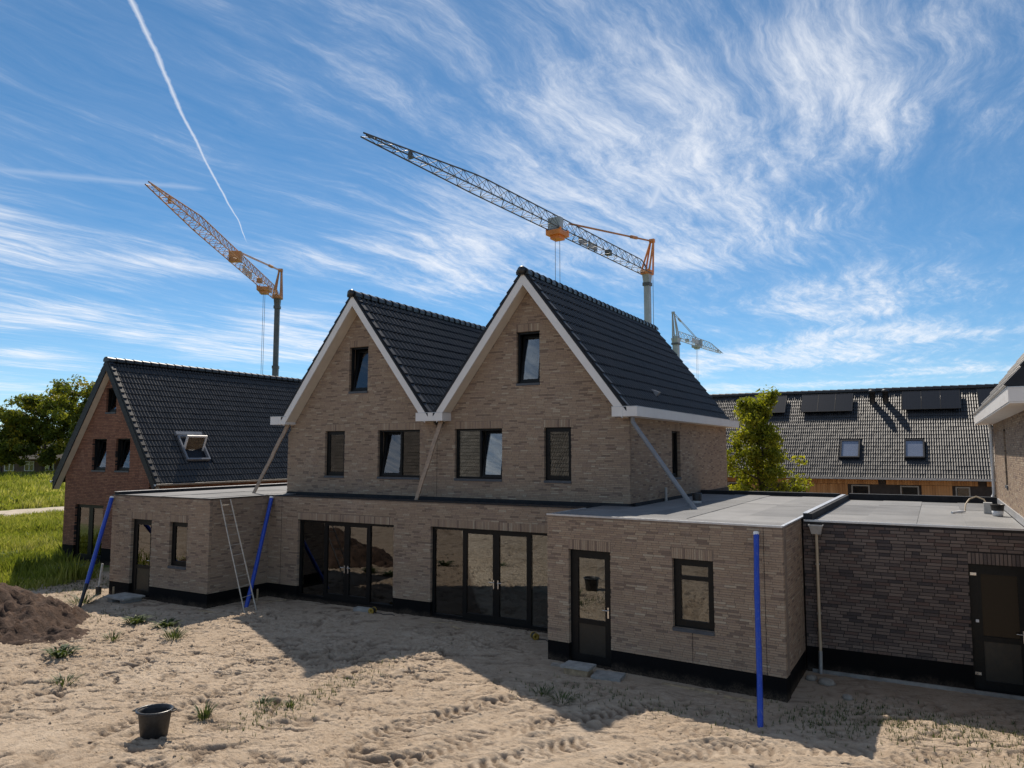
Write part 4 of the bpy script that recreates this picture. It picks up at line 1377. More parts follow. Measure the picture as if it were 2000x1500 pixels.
# ------------------------------------------------------------------ house at the right edge
RX = 1.46
rh = thing('corner_house', (5.0, 19.0, 0), 'brown brick house with white box gutter cut by the right edge', 'house')
wall(rh, (RX, 25.3), -pi / 2, 25.3 - 14.3, 0.42, 5.32, [(3.55, 4.15, 3.72, 5.06, True)], 'brick_brown', 'mortar_brown', quota=120, name='side_wall', trim=(0, DEP + 0.012), btrim=(0.008, 0.301), seed=51)
MR = T(RX, 25.3, 0, -pi / 2)
glazing(rh, MR, 3.55, 4.15, 3.72, 5.06, [(1, 'sash')])
XR, SR = 4.9, 1.31
ZRR = 5.50 + SR * (XR - 1.05)
wall(rh, (RX, 14.3), 0.0, 7.0, 0.42, lambda u: ZRR - 0.30 - SR * abs(RX + u - XR), [(2.0, 3.6, 3.7, 5.2, True)], 'brick_brown', 'mortar_brown', quota=0, name='gable_wall', breaks=[XR - RX], seed=52)
mb = MB(); mb.box(RX + 0.31, RX + 6.7, 25.0, 25.3, 0, 5.3); build(mb, 'back_wall', 'mortar_brown', rh)
AR = atan(SR)
Ml = slope_frame((1.07, 25.5, ZRR - SR * (XR - 1.07)), (0, -1, 0), (cos(AR), 0, sin(AR)))
rroof = build(MB().prism_xz([(1.10, 5.50), (XR, ZRR - 0.20), (XR, ZRR - 0.02), (1.10, 5.53)], 13.99, 25.45), 'roof', 'dark_trim', rh)
tiles(rroof, Ml, 11.5, (XR - 1.07) / cos(AR), quota=20, seed=55)
verge_tiles(rroof, Ml, (XR - 1.07) / cos(AR), 11.5, depth=0.12, flip=-1)
mb = MB().prism_xz([(XR, ZRR - 0.20), (XR + 3.5, ZRR - 0.2 - SR * 3.5), (XR + 3.5, ZRR - 0.02 - SR * 3.5), (XR, ZRR - 0.02)], 13.95, 25.45); build(mb, 'roof_deck', 'dark_trim', rroof)
gutter_box(rh, 1.03, RX - 0.004, 13.95, 25.5, 5.31, 5.53)
mb = MB(); mb.box(1.04, RX - 0.004, 13.96, 25.49, 5.285, 5.308); build(mb, 'soffit_board', 'white_trim', rh)
mb = MB()
mb.path([(RX - 0.10, 25.05, 5.30), (RX - 0.07, 25.05, 5.15), (RX - 0.07, 25.05, 3.35), (RX - 0.14, 25.0, 3.18), (RX - 0.2, 24.9, 3.12)], 0.045, n=10)
build(mb, 'downpipe', 'white_plastic', rh)
mb = MB(); mb.box(RX - 0.035, RX - 0.002, 17.0, 24.65, 3.09, 3.24); build(mb, 'flashing', 'aluminium', rh)

# ------------------------------------------------------------------ red brick house on the left
LHX0, LHX1, LHY0, LHY1 = -32.02, -26.45, 18.45, 28.6
XL, ZL, SLL = -29.07, 8.20, 1.45
lh = thing('brick_house', (-29.2, 23.5, 0), 'red-brown brick house with one black tiled gable roof and open roof window', 'house')
WL = [(-31.22, -29.30, 0.14, 2.36), (-30.22, -29.27, 3.75, 5.05), (-28.66, -27.73, 3.75, 5.05), (-29.45, -28.75, 6.10, 7.08)]
ops = [(a - LHX0, b - LHX0, c, d, False) for a, b, c, d in WL]
lht = lambda x: ZL - 0.30 - SLL * abs(x - XL)
MLH, ob = wall(lh, (LHX0, LHY0), 0.0, LHX1 - LHX0, 0.65, lambda u: lht(LHX0 + u), ops, 'brick_red', 'mortar_dark', quota=0, name='gable_wall', breaks=[XL - LHX0], plinth=0.65, seed=61, bl=0.21, bh=0.05, jt=0.0125)
glazing(lh, MLH, *ops[0][:4], [(0.5, 'door', {'sw': 0.10, 'bottom': 0.12}), (0.5, 'door', {'sw': 0.10, 'bottom': 0.12})], name='patio_doors', sill=False)
for q in ops[1:]: glazing(lh, MLH, *q[:4], [(1, 'tilt', {'tilt': 11})], sill=True)
wall(lh, (LHX1, LHY0), pi / 2, LHY1 - LHY0, 0.65, 3.45, [], 'brick_red', 'mortar_dark', quota=0, name='side_wall', trim=(DEP + 0.012, 0), btrim=(0.301, 0.008), plinth=0.65, seed=62, bl=0.21, bh=0.05, jt=0.0125)
mb = MB(); mb.box(LHX0 + 0.01, LHX0 + 0.30, LHY0 + 0.31, LHY1, -0.3, 3.4); build(mb, 'side_wall', 'mortar_dark', lh)
mb = MB(); mb.prism_xz([(LHX0 + 0.31, -0.3), (LHX1 - 0.31, -0.3), (LHX1 - 0.31, lht(LHX1 - 0.31)), (XL, ZL - 0.3), (LHX0 + 0.31, lht(LHX0 + 0.31))], LHY1 - 0.3, LHY1)
build(mb, 'back_wall', 'mortar_dark', lh)
for zf in (0.1, 3.0):
    mb = MB(); mb.box(LHX0 + 0.31, LHX1 - 0.31, LHY0 + 0.31, LHY1 - 0.31, zf - 0.2, zf); build(mb, 'floor_slab', 'concrete_floor', lh)
ALH = atan(SLL)
LDX = 3.38
LY0, LY1 = 18.10, 28.95
lroof = build(MB().prism_xz([(XL - LDX, ZL - 0.10 - SLL * LDX), (XL, ZL - 0.22), (XL + LDX, ZL - 0.10 - SLL * LDX), (XL + LDX, ZL - 0.015 - SLL * LDX), (XL, ZL - 0.015), (XL - LDX, ZL - 0.015 - SLL * LDX)],
                            LY0 + 0.09, LY1 - 0.05), 'roof', 'dark_trim', lh)
Mr = slope_frame((XL + LDX, LY0 + 0.10, ZL - SLL * LDX), (0, 1, 0), (-cos(ALH), 0, sin(ALH)))
Ml = slope_frame((XL - LDX, LY1 - 0.10, ZL - SLL * LDX), (0, -1, 0), (cos(ALH), 0, sin(ALH)))
LSL = LDX / cos(ALH)
# open roof window: local place on the right slope
wy0, wy1 = 19.90 - LY0 - 0.10, 21.02 - LY0 - 0.10
wx0 = (XL + LDX + 26.26) / cos(ALH); wx1 = (XL + LDX + 26.94) / cos(ALH)
tiles(lroof, Mr, LY1 - LY0 - 0.2, LSL, quota=270, seed=63, tw=0.30, te=0.283, holes=[(wy0, wy1, wx0, wx1)])
tiles(lroof, Ml, LY1 - LY0 - 0.2, LSL, quota=0, seed=64, tw=0.30, te=0.283)
verge_tiles(lroof, Mr, LSL, 0.0, te=0.283, depth=0.20)
verge_tiles(lroof, Ml, LSL, LY1 - LY0 - 0.2, te=0.283, depth=0.20, flip=-1)
ridge_caps(lroof, (XL, LY0 + 0.02, ZL + 0.01), (XL, LY1, ZL + 0.01), r=0.15)
for s in (-1, 1):
    mb = MB()
    xe = LDX - 0.02
    pl = [(XL, ZL - 0.42), (XL + s * xe, ZL - 0.42 - SLL * xe), (XL + s * xe, ZL - 0.002 - SLL * xe), (XL, ZL - 0.002)]
    if s < 0: pl = pl[::-1]
    mb.prism_xz(pl, LY0 + 0.05, LY0 + 0.088); build(mb, 'bargeboard', 'dark_trim', lroof)
    mb = MB()
    pl = [(XL, ZL - 0.40), (XL + s * xe, ZL - 0.40 - SLL * xe), (XL + s * xe, ZL - 0.36 - SLL * xe), (XL, ZL - 0.36)]
    if s < 0: pl = pl[::-1]
    mb.prism_xz(pl, LY0 + 0.0885, LHY0 - 0.004); build(mb, 'soffit_board', 'cream_soffit', lroof)
    # half-round gutter
    mb = MB()
    xg = XL + s * (LDX + 0.06); zg = ZL - SLL * LDX - 0.02
    vs = []; n_ = 7
    for y in (LY0 + 0.02, LY1):
        for i in range(n_ + 1):
            t_ = pi + pi * i / n_
            vs.append((xg + 0.075 * cos(t_), y, zg + 0.075 * sin(t_)))
    mb.add(vs, [(i, i + 1, n_ + 2 + i, n_ + 1 + i) for i in range(n_)] + [tuple(range(n_ + 1))], 0.5, True)
    mb.tube((xg + s * 0.075, LY0 + 0.02, zg), (xg + s * 0.075, LY1, zg), 0.012, n=6)
    build(mb, 'gutter', 'zinc', lh)
Mw = Mr
mb = MB(); e = 0.07
mb.box(wy0, wy0 + e, wx0, wx1, -0.05, 0.13); mb.box(wy1 - e, wy1, wx0, wx1, -0.05, 0.13)
mb.box(wy0 + e, wy1 - e, wx0, wx0 + e, -0.05, 0.13); mb.box(wy0 + e, wy1 - e, wx1 - e, wx1, -0.05, 0.13)
rw = build(mb, 'roof_window', 'grey_plastic', lroof, Mw)
mb = MB(); mb.box(wy0 - 0.06, wy1 + 0.06, wx1 + 0.003, wx1 + 0.16, 0.02, 0.16); build(mb, 'hood', 'grey_plastic', rw, Mw)
mb = MB(); mb.box(wy0 + e, wy1 - e, wx0 + e, wx1 - e, -0.30, -0.28); build(mb, 'shaft', 'black_rubber', rw, Mw)
Ms = Mw @ Matrix.Translation(((wy0 + wy1) / 2, (wx0 + wx1) / 2, 0.09)) @ Matrix.Rotation(radians(56), 4, 'X')
hw_, hl_ = (wy1 - wy0) / 2 - e - 0.01, (wx1 - wx0) / 2 - e
mb = MB(); ring(mb, -hw_, hw_, -0.03, 0.03, 0.06, -hl_, hl_)
mb = MB()
mb.box(-hw_, -hw_ + 0.07, -hl_, hl_, -0.03, 0.03); mb.box(hw_ - 0.07, hw_, -hl_, hl_, -0.03, 0.03)
mb.box(-hw_ + 0.07, hw_ - 0.07, -hl_, -hl_ + 0.07, -0.03, 0.03); mb.box(-hw_ + 0.07, hw_ - 0.07, hl_ - 0.07, hl_, -0.03, 0.03)
build(mb, 'sash', 'white_trim', rw, Ms)
mb = MB(); mb.box(-hw_ + 0.07, hw_ - 0.07, -hl_ + 0.07, hl_ - 0.07, -0.005, 0.005); build(mb, 'pane', 'window_glass', rw, Ms)

# ------------------------------------------------------------------ timber clad terrace behind
row = thing('terrace_house', (-3.0, 50.0, 0), 'long timber-clad terrace with solar panels on its black tiled roof', 'terrace')
RX0, RX1, RYE, RZE, RYR, RZR = -22.0, 14.0, 47.30, 3.02, 52.60, 8.37
RA = atan2(RZR - RZE, RYR - RYE)
RLN = hypot(RZR - RZE, RYR - RYE)
rr = build(MB().add([(RX0, RYE, RZE - 0.12), (RX1, RYE, RZE - 0.12), (RX1, RYR, RZR - 0.14), (RX0, RYR, RZR - 0.14), (RX0, RYE, RZE - 0.02), (RX1, RYE, RZE - 0.02), (RX1, RYR, RZR - 0.02), (RX0, RYR, RZR - 0.02)],
                    [(0, 3, 2, 1), (4, 5, 6, 7), (0, 1, 5, 4), (1, 2, 6, 5), (2, 3, 7, 6), (3, 0, 4, 7)]), 'roof', 'dark_trim', row)
Mq = slope_frame((RX0, RYE, RZE), (1, 0, 0), (0, cos(RA), sin(RA)))
sk = [(-4.95, -3.88, 1.48, 2.93), (-1.55, -0.52, 1.48, 2.93)]
tiles(rr, Mq, RX1 - RX0, RLN, quota=260, seed=71, tw=0.25, te=0.31, holes=[(a - RX0, b - RX0, c, d) for a, b, c, d in sk])
mb = MB().add([(RX0, RYR, RZR - 0.15), (RX1, RYR, RZR - 0.15), (RX1, RYR + 5.3, RZE), (RX0, RYR + 5.3, RZE)], [(0, 1, 2, 3)]); build(mb, 'roof_back', 'dark_trim', rr)
ridge_caps(rr, (RX0, RYR, RZR - 0.01), (RX1, RYR, RZR - 0.01), r=0.17, step=0.45)
for a, b, c, d in sk:
    mb = MB(); a2, b2 = a - RX0, b - RX0
    ring_ = [(a2, a2 + 0.08, c, d), (b2 - 0.08, b2, c, d), (a2 + 0.08, b2 - 0.08, c, c + 0.08), (a2 + 0.08, b2 - 0.08, d - 0.08, d)]
    for q in ring_: mb.box(q[0], q[1], q[2], q[3], -0.03, 0.14)
    sw_ = build(mb, 'roof_window', 'dark_trim', rr, Mq)
    mb = MB(); mb.box(a2 + 0.08, b2 - 0.08, c + 0.08, d - 0.08, 0.07, 0.09); build(mb, 'pane', 'skylight_pane', sw_, Mq)
for xs, n_ in ((-11.46, 3), (-7.45, 3), (-1.62, 3), (2.33, 3)):
    for k in range(n_):
        x = xs + 1.02 * k - RX0
        mb = MB(); mb.box(0.0, 1.0, 0.0, 1.62, 0.15, 0.185)
        sp_ = build(mb, 'solar_panel', 'solar_cell', rr, Mq @ Matrix.Translation((x, 5.45, 0)))
        mb = MB()
        for q in ((-0.004, 0.014, -0.004, 1.624), (0.986, 1.004, -0.004, 1.624)): mb.box(q[0], q[1], q[2], q[3], 0.145, 0.192)
        mb.box(0.014, 0.986, -0.004, 0.012, 0.145, 0.192); mb.box(0.014, 0.986, 1.608, 1.624, 0.145, 0.192)
        mb.box(0.1, 0.9, 0.3, 0.36, 0.02, 0.149)
        build(mb, 'panel_frame', 'dark_trim', sp_, Mq @ Matrix.Translation((x, 5.45, 0)))
for x in (-3.29, -2.55):
    y = RYE + 6.35 * cos(RA); z = RZE + 6.35 * sin(RA)
    mb = MB().lathe([(0.17, -0.2), (0.17, 0.62), (0.21, 0.62), (0.21, 0.74), (0.15, 0.80), (0.0, 0.80)], (x, y, z), n=12); build(mb, 'flue', 'black_rubber', rr)
mb = MB(); mb.box(RX0, RX1, RYE - 0.12, RYE - 0.01, RZE - 0.10, RZE + 0.01); build(mb, 'gutter', 'zinc', row)
# front wall: piers, cedar boards, openings
YW = 47.9
mb = MB(); mb.box(RX0, RX1, YW + 0.10, YW + 0.3, 0, 2.95); build(mb, 'wall', 'far_wall_dark', row)
gaps = [(-7.60, -7.25), (-2.87, -2.52), (1.98, 2.33), (-12.35, -12.0), (6.8, 7.15)]
opn = [(-11.5, -10.4), (-7.90, -6.95), (-4.42, -3.30), (-1.90, -0.80), (0.80, 1.65)]
darks = [(-9.5, -7.9), (-3.30, -1.90), (1.65, 3.0)]
x = RX0 + 0.05
while x < RX1 - 0.2:
    xc = x + 0.07
    ing = any(a <= xc <= b for a, b in gaps)
    low = any(a - 0.07 <= xc <= b + 0.07 for a, b in opn + darks)
    if not ing and x > -14:
        mb = MB(); mb.box(x, x + 0.128, YW - 0.03 - 0.004 * ((int(x * 7)) % 2), YW + 0.09, 2.62, 2.90); build(mb, 'board', 'cedar', row)
    if not low and -14 < x < 5:
        mb = MB(); mb.box(x, x + 0.128, YW + 0.02 - 0.004 * ((int(x * 7)) % 2), YW + 0.095, 0.3, 2.60); build(mb, 'board', 'cedar', row)
    x += 0.135
for i, (a, b) in enumerate(opn):
    mb = MB(); ring(mb, a + 0.08, b - 0.08, 0.2, 2.57, 0.07, YW + 0.0, YW + 0.08)
    wn = build(mb, 'window', 'timber_frame_grey', row)
    mb = MB(); mb.box(a + 0.15, b - 0.15, YW + 0.045, YW + 0.055, 0.27, 2.50); build(mb, 'pane', 'window_glass', wn)

# ------------------------------------------------------------------ low brick farmhouse far left
fh = thing('farmhouse', (-150.0, 92.0, -0.09), 'low dark brick farmhouse with white windows behind the far trees', 'house')
FM = T(-168.0, 72.0, -0.09, radians(28))
mb = MB(); mb.box(0, 36, 0, 8, 0, 3.1); build(mb, 'wall', 'far_wall', fh, FM)
mb = MB(); mb.add([(-0.4, -0.5, 3.0), (36.4, -0.5, 3.0), (36.4, 4, 6.3), (-0.4, 4, 6.3), (36.4, 8.5, 3.0), (-0.4, 8.5, 3.0)], [(0, 1, 2, 3), (3, 2, 4, 5), (0, 3, 5), (1, 4, 2), (0, 5, 4, 1)])
build(mb, 'roof', 'far_roof', fh, FM)
for i in range(9):
    x = 1.6 + i * 3.9
    mb = MB(); ring(mb, x, x + 1.9, 0.7, 2.6, 0.14, -0.06, 0.0); mb.box(x + 0.88, x + 1.02, -0.055, 0.0, 0.84, 2.46); mb.box(x + 0.14, x + 1.76, -0.05, 0.0, 1.95, 2.05)
    wn = build(mb, 'window', 'white_trim', fh, FM)
    mb = MB(); mb.box(x + 0.14, x + 1.76, -0.03, -0.01, 0.84, 2.46); build(mb, 'pane', 'window_glass', wn, FM)

# ------------------------------------------------------------------ house opposite, seen in the upper window panes
op = thing('opposite_house', (-37.0, -18.0, 0), 'brick house with dark tiled roof, mirrored in the fixed upper window panes', 'house')
mb = MB(); mb.box(-64, -20, -22, -14.3, -0.2, 2.7); build(mb, 'wall', 'far_wall', op)
OAN = atan2(5.2, 4.2)
orf = build(MB().add([(-64.3, -13.8, 2.35), (-19.7, -13.8, 2.35), (-19.7, -18.0, 7.55), (-64.3, -18.0, 7.55), (-19.7, -22.2, 2.35), (-64.3, -22.2, 2.35)],
                     [(1, 0, 3, 2), (2, 3, 5, 4), (0, 5, 3), (1, 2, 4)]), 'roof', 'dark_trim', op)
tiles(orf, slope_frame((-19.7, -13.8, 2.38), (-1, 0, 0), (0, -cos(OAN), sin(OAN))), 44.6, 6.6, quota=0, seed=81, mat='roof_tile_grey')
for x in (-59, -52, -45, -38, -31, -24):
    mb = MB(); ring(mb, x, x + 1.6, 0.5, 2.1, 0.08, -14.3, -14.22)
    wn = build(mb, 'window', 'white_trim', op)
    mb = MB(); mb.box(x + 0.08, x + 1.52, -14.28, -14.26, 0.58, 2.02); build(mb, 'pane', 'window_glass', wn)
# ------------------------------------------------------------------ cranes
def lattice(mb, L, w0, h0, w1, h1, panel, rc, rb):
    """triangular truss along +x: one top chord, two bottom chords"""
    n = int(L / panel)
    def sec(t_):
        e = min(1.0, (1 - t_) / 0.28)            # tapers towards the tip
        wv = w1 + (w0 - w1) * e; hv = h1 + (h0 - h1) * e
        st = min(1.0, t_ / 0.04 + 0.45)
        return wv, hv * st
    pts = []
    for i in range(n + 1):
        t_ = i / n; wv, hv = sec(t_)
        pts.append(((i * L / n, -wv / 2, 0), (i * L / n, wv / 2, 0), (i * L / n, 0, hv)))
    for i in range(n):
        a, b, c = pts[i]; a2, b2, c2 = pts[i + 1]
        mb.tube(a, a2, rc, n=5, caps=False); mb.tube(b, b2, rc, n=5, caps=False); mb.tube(c, c2, rc * 1.1, n=5, caps=False)
        m_ = tuple((Vector(c) + Vector(c2)) / 2)
        mb.tube(a, c, rb, n=4, caps=False); mb.tube(b, c, rb, n=4, caps=False)
        mb.tube(a2, c, rb, n=4, caps=False); mb.tube(b, c2, rb, n=4, caps=False)
        mb.tube(a, b, rb, n=4, caps=False)
        if i % 2: mb.tube(a, b2, rb, n=4, caps=False)
        else: mb.tube(b, a2, rb, n=4, caps=False)
    return pts


def crane(root, tip, label, mast_mat, jib_mat, acc_mat, mast_w=0.62, aframe=(1.35, 3.6), tie=0.45, trol=0.45, panel=1.25, scale=1.0, rope_back=True):
    r = Vector(root); tp = Vector(tip)
    d = (tp - r); L = d.length; ang = atan2(d.y, d.x)
    th = thing('tower_crane', (r.x, r.y, 0), label, 'crane', 'cranes over the building site')
    J = T(r.x, r.y, r.z, ang)
    # mast: folded steel box in two telescoping lengths
    mb = MB(); h = mast_w / 2
    mb.box(-h, h, -h, h, -r.z, -r.z * 0.36)
    build(mb, 'mast', mast_mat, th, J)
    mb = MB(); h2 = h * 0.86
    mb.box(-h2, h2, -h2, h2, -r.z * 0.36 + 0.002, -1.2)
    mb.add([(-h2, -h2, -1.198), (h2, -h2, -1.198), (h2, h2, -1.198), (-h2, h2, -1.198), (-h2 * 1.5, -h2 * 1.3, -0.05), (h2 * 1.7, -h2 * 1.3, -0.05), (h2 * 1.7, h2 * 1.3, -0.05), (-h2 * 1.5, h2 * 1.3, -0.05)],
           [(0, 1, 5, 4), (1, 2, 6, 5), (2, 3, 7, 6), (3, 0, 4, 7), (4, 5, 6, 7)])
    build(mb, 'inner_mast', mast_mat, th, J)
    mb = MB()
    for z in (-1.0, -r.z * 0.36):
        mb = MB(); mb.box(-h * 1.15, h * 1.15, -h * 1.15, h * 1.15, z - 0.18, z + 0.14)
        build(mb, 'mast_collar', 'crane_dark', th, J)
    # jib
    mb = MB()
    lattice(mb, L, 1.05 * scale, 1.15 * scale, 0.40 * scale, 0.18 * scale, panel, 0.046 * scale, 0.021 * scale)
    jb = build(mb, 'jib', jib_mat, th, J)
    mb = MB(); x = L * 0.46
    mb.box(x - 0.26, x + 0.26, -0.54 * scale, 0.54 * scale, -0.08, 0.90 * scale)
    build(mb, 'jib_joint', acc_mat if jib_mat != 'crane_dark' else 'crane_grey', jb, J)
    for xx, s_ in ((0.22, 0.25), (0.90, 0.10)):
        mb = MB(); mb.box(L * xx - 0.9 * s_, L * xx + 0.9 * s_, -s_ * scale, s_ * scale, 0.0, 0.45 * scale); build(mb, 'jib_fitting', jib_mat, jb, J)
    mb = MB(); x = L * 0.25
    mb.box(x, x + 1.7, -0.53 * scale, -0.50 * scale, 0.10, 0.72 * scale); mb.box(x + 1.9, x + 3.4, -0.53 * scale, -0.50 * scale, 0.10, 0.72 * scale)
    build(mb, 'name_board', 'zinc', jb, J)
    # A-frame leaning back behind the mast head
    mb = MB()
    ax, az = -aframe[0], aframe[1]
    for y in (-0.42, 0.42):
        mb.tube((0.5, y, 0.15), (ax, y * 0.35, az), 0.10 * scale, n=6); mb.tube((-0.45, y, 0.0), (ax, y * 0.35, az), 0.10 * scale, n=6)
    mb.box(ax - 0.18, ax + 0.18, -0.25, 0.25, az - 0.15, az + 0.2)
    mb.box(-0.55, 0.6, -0.45, 0.45, -0.05, 0.35)
    build(mb, 'a_frame', acc_mat, th, J)
    mb = MB(); tx = L * tie
    for y in (-0.12, 0.12): mb.tube((ax, y, az), (tx, y, 1.05 * scale), 0.045 * scale, n=5)
    mb.tube((ax + (tx - ax) * 0.22, 0, az + (1.05 - az) * 0.22), (ax + (tx - ax) * 0.30, 0, az + (1.05 - az) * 0.30), 0.16 * scale, n=6)
    build(mb, 'tie_bar', acc_mat if jib_mat != 'crane_dark' else 'crane_rust', th, J)
    # trolley with its ropes
    mb = MB(); x = L * trol
    mb.box(x - 0.75, x + 0.75, -0.62 * scale, 0.62 * scale, -0.48, -0.12); mb.box(x - 0.45, x + 0.45, -0.4, 0.4, -0.75, -0.48)
    for a_ in (-0.6, 0.6):
        for y in (-0.6, 0.6): mb.tube((x + a_, y * scale - 0.05, -0.06), (x + a_, y * scale + 0.05, -0.06), 0.12, n=8)
    tr_ = build(mb, 'trolley', acc_mat, th, J)
    mb = MB()
    for a_ in (-0.35, 0.35): mb.tube((x + a_, 0, -0.75), (x + a_, 0, -r.z + 6.0), 0.022, n=4)
    build(mb, 'hoist_rope', 'cable', tr_, J)
    mb = MB().box(x - 0.4, x + 0.4, -0.12, 0.12, -r.z + 5.2, -r.z + 6.0); build(mb, 'hook_block', acc_mat, tr_, J)
    if rope_back:
        mb = MB().tube((ax - 0.1, 0, az), (ax + 0.1, 0, -r.z + 1.5), 0.03, n=4); build(mb, 'back_stay', 'cable', th, J)
    mb = MB()
    mb.box(-2.6, 1.6, -1.3, 1.3, -r.z, -r.z + 0.9); mb.box(-2.6, -1.4, -1.2, 1.2, -r.z + 0.9, -r.z + 3.2)
    build(mb, 'undercarriage', 'crane_dark', th, J)
    return th, J


crane((-23.74, 69.0, 21.7), (-26.51, 30.49, 21.7), 'grey crane with long lattice jib and orange trolley, behind the right gable', 'crane_grey', 'crane_dark', 'crane_orange', trol=0.452, tie=0.40)
th, J = crane((-64.36, 59.93, 21.75), (-43.72, 29.54, 21.75), 'orange-brown crane with rusty lattice jib, behind the red brick house', 'crane_dark', 'crane_rust', 'crane_rust', mast_w=0.60, trol=0.165, tie=0.45, aframe=(1.1, 3.5))
mb = MB(); mb.box(0.9, 1.5, -0.2, 0.2, -12.6, -12.2); mb.tube((0.9, 0, -12.5), (0.6, 0, -15.0), 0.05, n=5); build(mb, 'winch_arm', 'crane_orange', th, J)
crane((-38.41, 126.17, 24.0), (-36.54, 150.9, 24.0), 'small distant grey crane with A-shaped top, right of the gables', 'crane_grey', 'crane_grey', 'crane_grey', mast_w=1.1, aframe=(1.0, 4.3), tie=0.42, trol=0.42, scale=1.2, panel=1.5)


# ------------------------------------------------------------------ trees
def tree(name, label, base, H, rx, crown0, mats, leaves, leaf, seed, group=None, shape='round', cat='tree'):
    rs = np.random.default_rng(seed); rr_ = random.Random(seed)
    th = thing(name, base, label, cat, group)
    B = Vector(base)
    mb = MB()
    tips = []
    trunk = [B + Vector((0, 0, -0.2))]
    n = 7
    for i in range(1, n + 1):
        z = H * 0.86 * i / n
        trunk.append(B + Vector((rr_.uniform(-1, 1) * rx * 0.06 * i / n * 2, rr_.uniform(-1, 1) * rx * 0.06 * i / n * 2, z)))
    r0 = H * 0.020 + 0.03
    mb.path(trunk, [r0 * (1 - 0.88 * i / n) for i in range(n + 1)], n=8)
    nl = 16 if shape != 'cone' else 30
    for k in range(nl):
        f = crown0 + (0.95 - crown0) * (k + 0.5) / nl
        s_ = f * n; i = min(n - 1, int(s_)); st = trunk[i].lerp(trunk[i + 1], s_ - i) if False else trunk[0].lerp(trunk[-1], min(1, f / 0.86))
        az = k * 2.4 + rr_.uniform(-.4, .4)
        if shape == 'cone': ext_ = rx * (1.0 - 0.72 * ((f - crown0) / (1 - crown0)) ** 1.2) * rr_.uniform(0.5, 1.2)
        else: ext_ = rx * math.sqrt(max(0.08, 1 - ((f - (crown0 + 1) / 2) / ((1 - crown0) / 2 * 1.1)) ** 2)) * rr_.uniform(0.7, 1.05)
        rise = H * 0.10 * rr_.uniform(0.5, 1.5)
        e = st + Vector((cos(az) * ext_, sin(az) * ext_, rise))
        m_ = st.lerp(e, 0.5) + Vector((0, 0, -rise * 0.15))
        mb.path([st, m_, e], [r0 * 0.34, r0 * 0.2, r0 * 0.05], n=5)
        for t_ in (0.4, 0.62, 0.82, 1.0):
            q = st.lerp(e, t_)
            tips.append(q)
            for _ in range(2):
                o_ = Vector((rr_.gauss(0, 1), rr_.gauss(0, 1), rr_.gauss(0, 0.8))) * (ext_ * 0.22)
                tips.append(q + o_)
                mb.tube(q, q + o_, r0 * 0.05, r0 * 0.02, n=3, caps=False)
    build(mb, 'trunk', 'bark', th, None)
    TP = np.array([tuple(q) for q in tips])
    per = np.array([rr_.uniform(0.4, 1.6) for _ in tips]); per = per / per.sum()
    shade = np.array([rr_.uniform(0.0, 1.0) for _ in tips])
    for mi, (mat, frac) in enumerate(mats):
        nlv = int(leaves * frac)
        if len(mats) > 1:
            pk = per * (np.array([1.0 if (hash_ % 100) / 100 < 1 else 0 for hash_ in range(len(tips))]))
            sel = rs.random(len(tips)) < (0.85 if mi == 0 else 0.22)
            pk = pk * sel; pk = pk / pk.sum()
        else:
            pk = per
        ci = rs.choice(len(tips), nlv, p=pk)
        cr = rx * (0.20 if shape != 'cone' else 0.24)
        off = rs.normal(0, 1, (nlv, 3)); off /= np.linalg.norm(off, axis=1)[:, None]
        off *= (rs.random((nlv, 1)) ** 0.45) * cr * rs.uniform(0.5, 1.3, (len(tips), 1))[ci] * np.array([1, 1, 0.75])
        c = TP[ci] + off
        a_ = rs.normal(0, 1, (nlv, 3)); a_ /= np.linalg.norm(a_, axis=1)[:, None]
        b_ = np.cross(a_, rs.normal(0, 1, (nlv, 3))); b_ /= np.linalg.norm(b_, axis=1)[:, None]
        s1 = leaf * rs.uniform(0.6, 1.4, (nlv, 1))
        P = np.stack([c - a_ * s1, c + b_ * s1 * 0.45, c + a_ * s1, c - b_ * s1 * 0.45], 1).reshape(-1, 3)
        rn = np.clip(0.55 * shade[ci] + 0.45 * rs.random(nlv), 0, 1)
        me = np_mesh('crown', P, np.arange(nlv * 4).reshape(-1, 4), mat, rn)
        link('crown', me, th)
    return th


tree('young_tree', 'young light green tree standing between the right gable and the terrace', (-7.35, 37.3, -0.09), 7.35, 1.75, 0.10, [('leaf_fresh', 1.0)], 18000, 0.095, 5, shape='cone')
TG = 'trees across the meadow'
for i, (x, y, H, rx, mats, lab) in enumerate((
        (-149.0, 74.0, 11.8, 6.0, [('leaf_dark', 0.72), ('leaf_yellow', 0.28)], 'yellowish leafy tree, leftmost of the far tree row'),
        (-143.5, 78.5, 14.2, 6.6, [('leaf_dark', 0.95), ('leaf_yellow', 0.05)], 'broad dark green tree in the middle of the far tree row'),
        (-137.0, 82.5, 17.0, 7.2, [('leaf_dark', 0.9), ('leaf_yellow', 0.10)], 'tall dark green tree beside the left roof edge'),
        (-133.0, 92.0, 16.0, 7.0, [('leaf_dark', 1.0)], 'dark tree mostly hidden behind the red brick house'))):
    tree('deciduous_tree', lab, (x, y, -0.09), H, rx, 0.14, mats, 15000, 0.32, 40 + i, TG)
tree('garden_shrub', 'small yellow-leaved shrub under the far dark trees', (-132.5, 77.5, -0.09), 4.2, 1.5, 0.15, [('leaf_yellow', 1.0)], 1500, 0.22, 49, None, 'round', 'shrub')

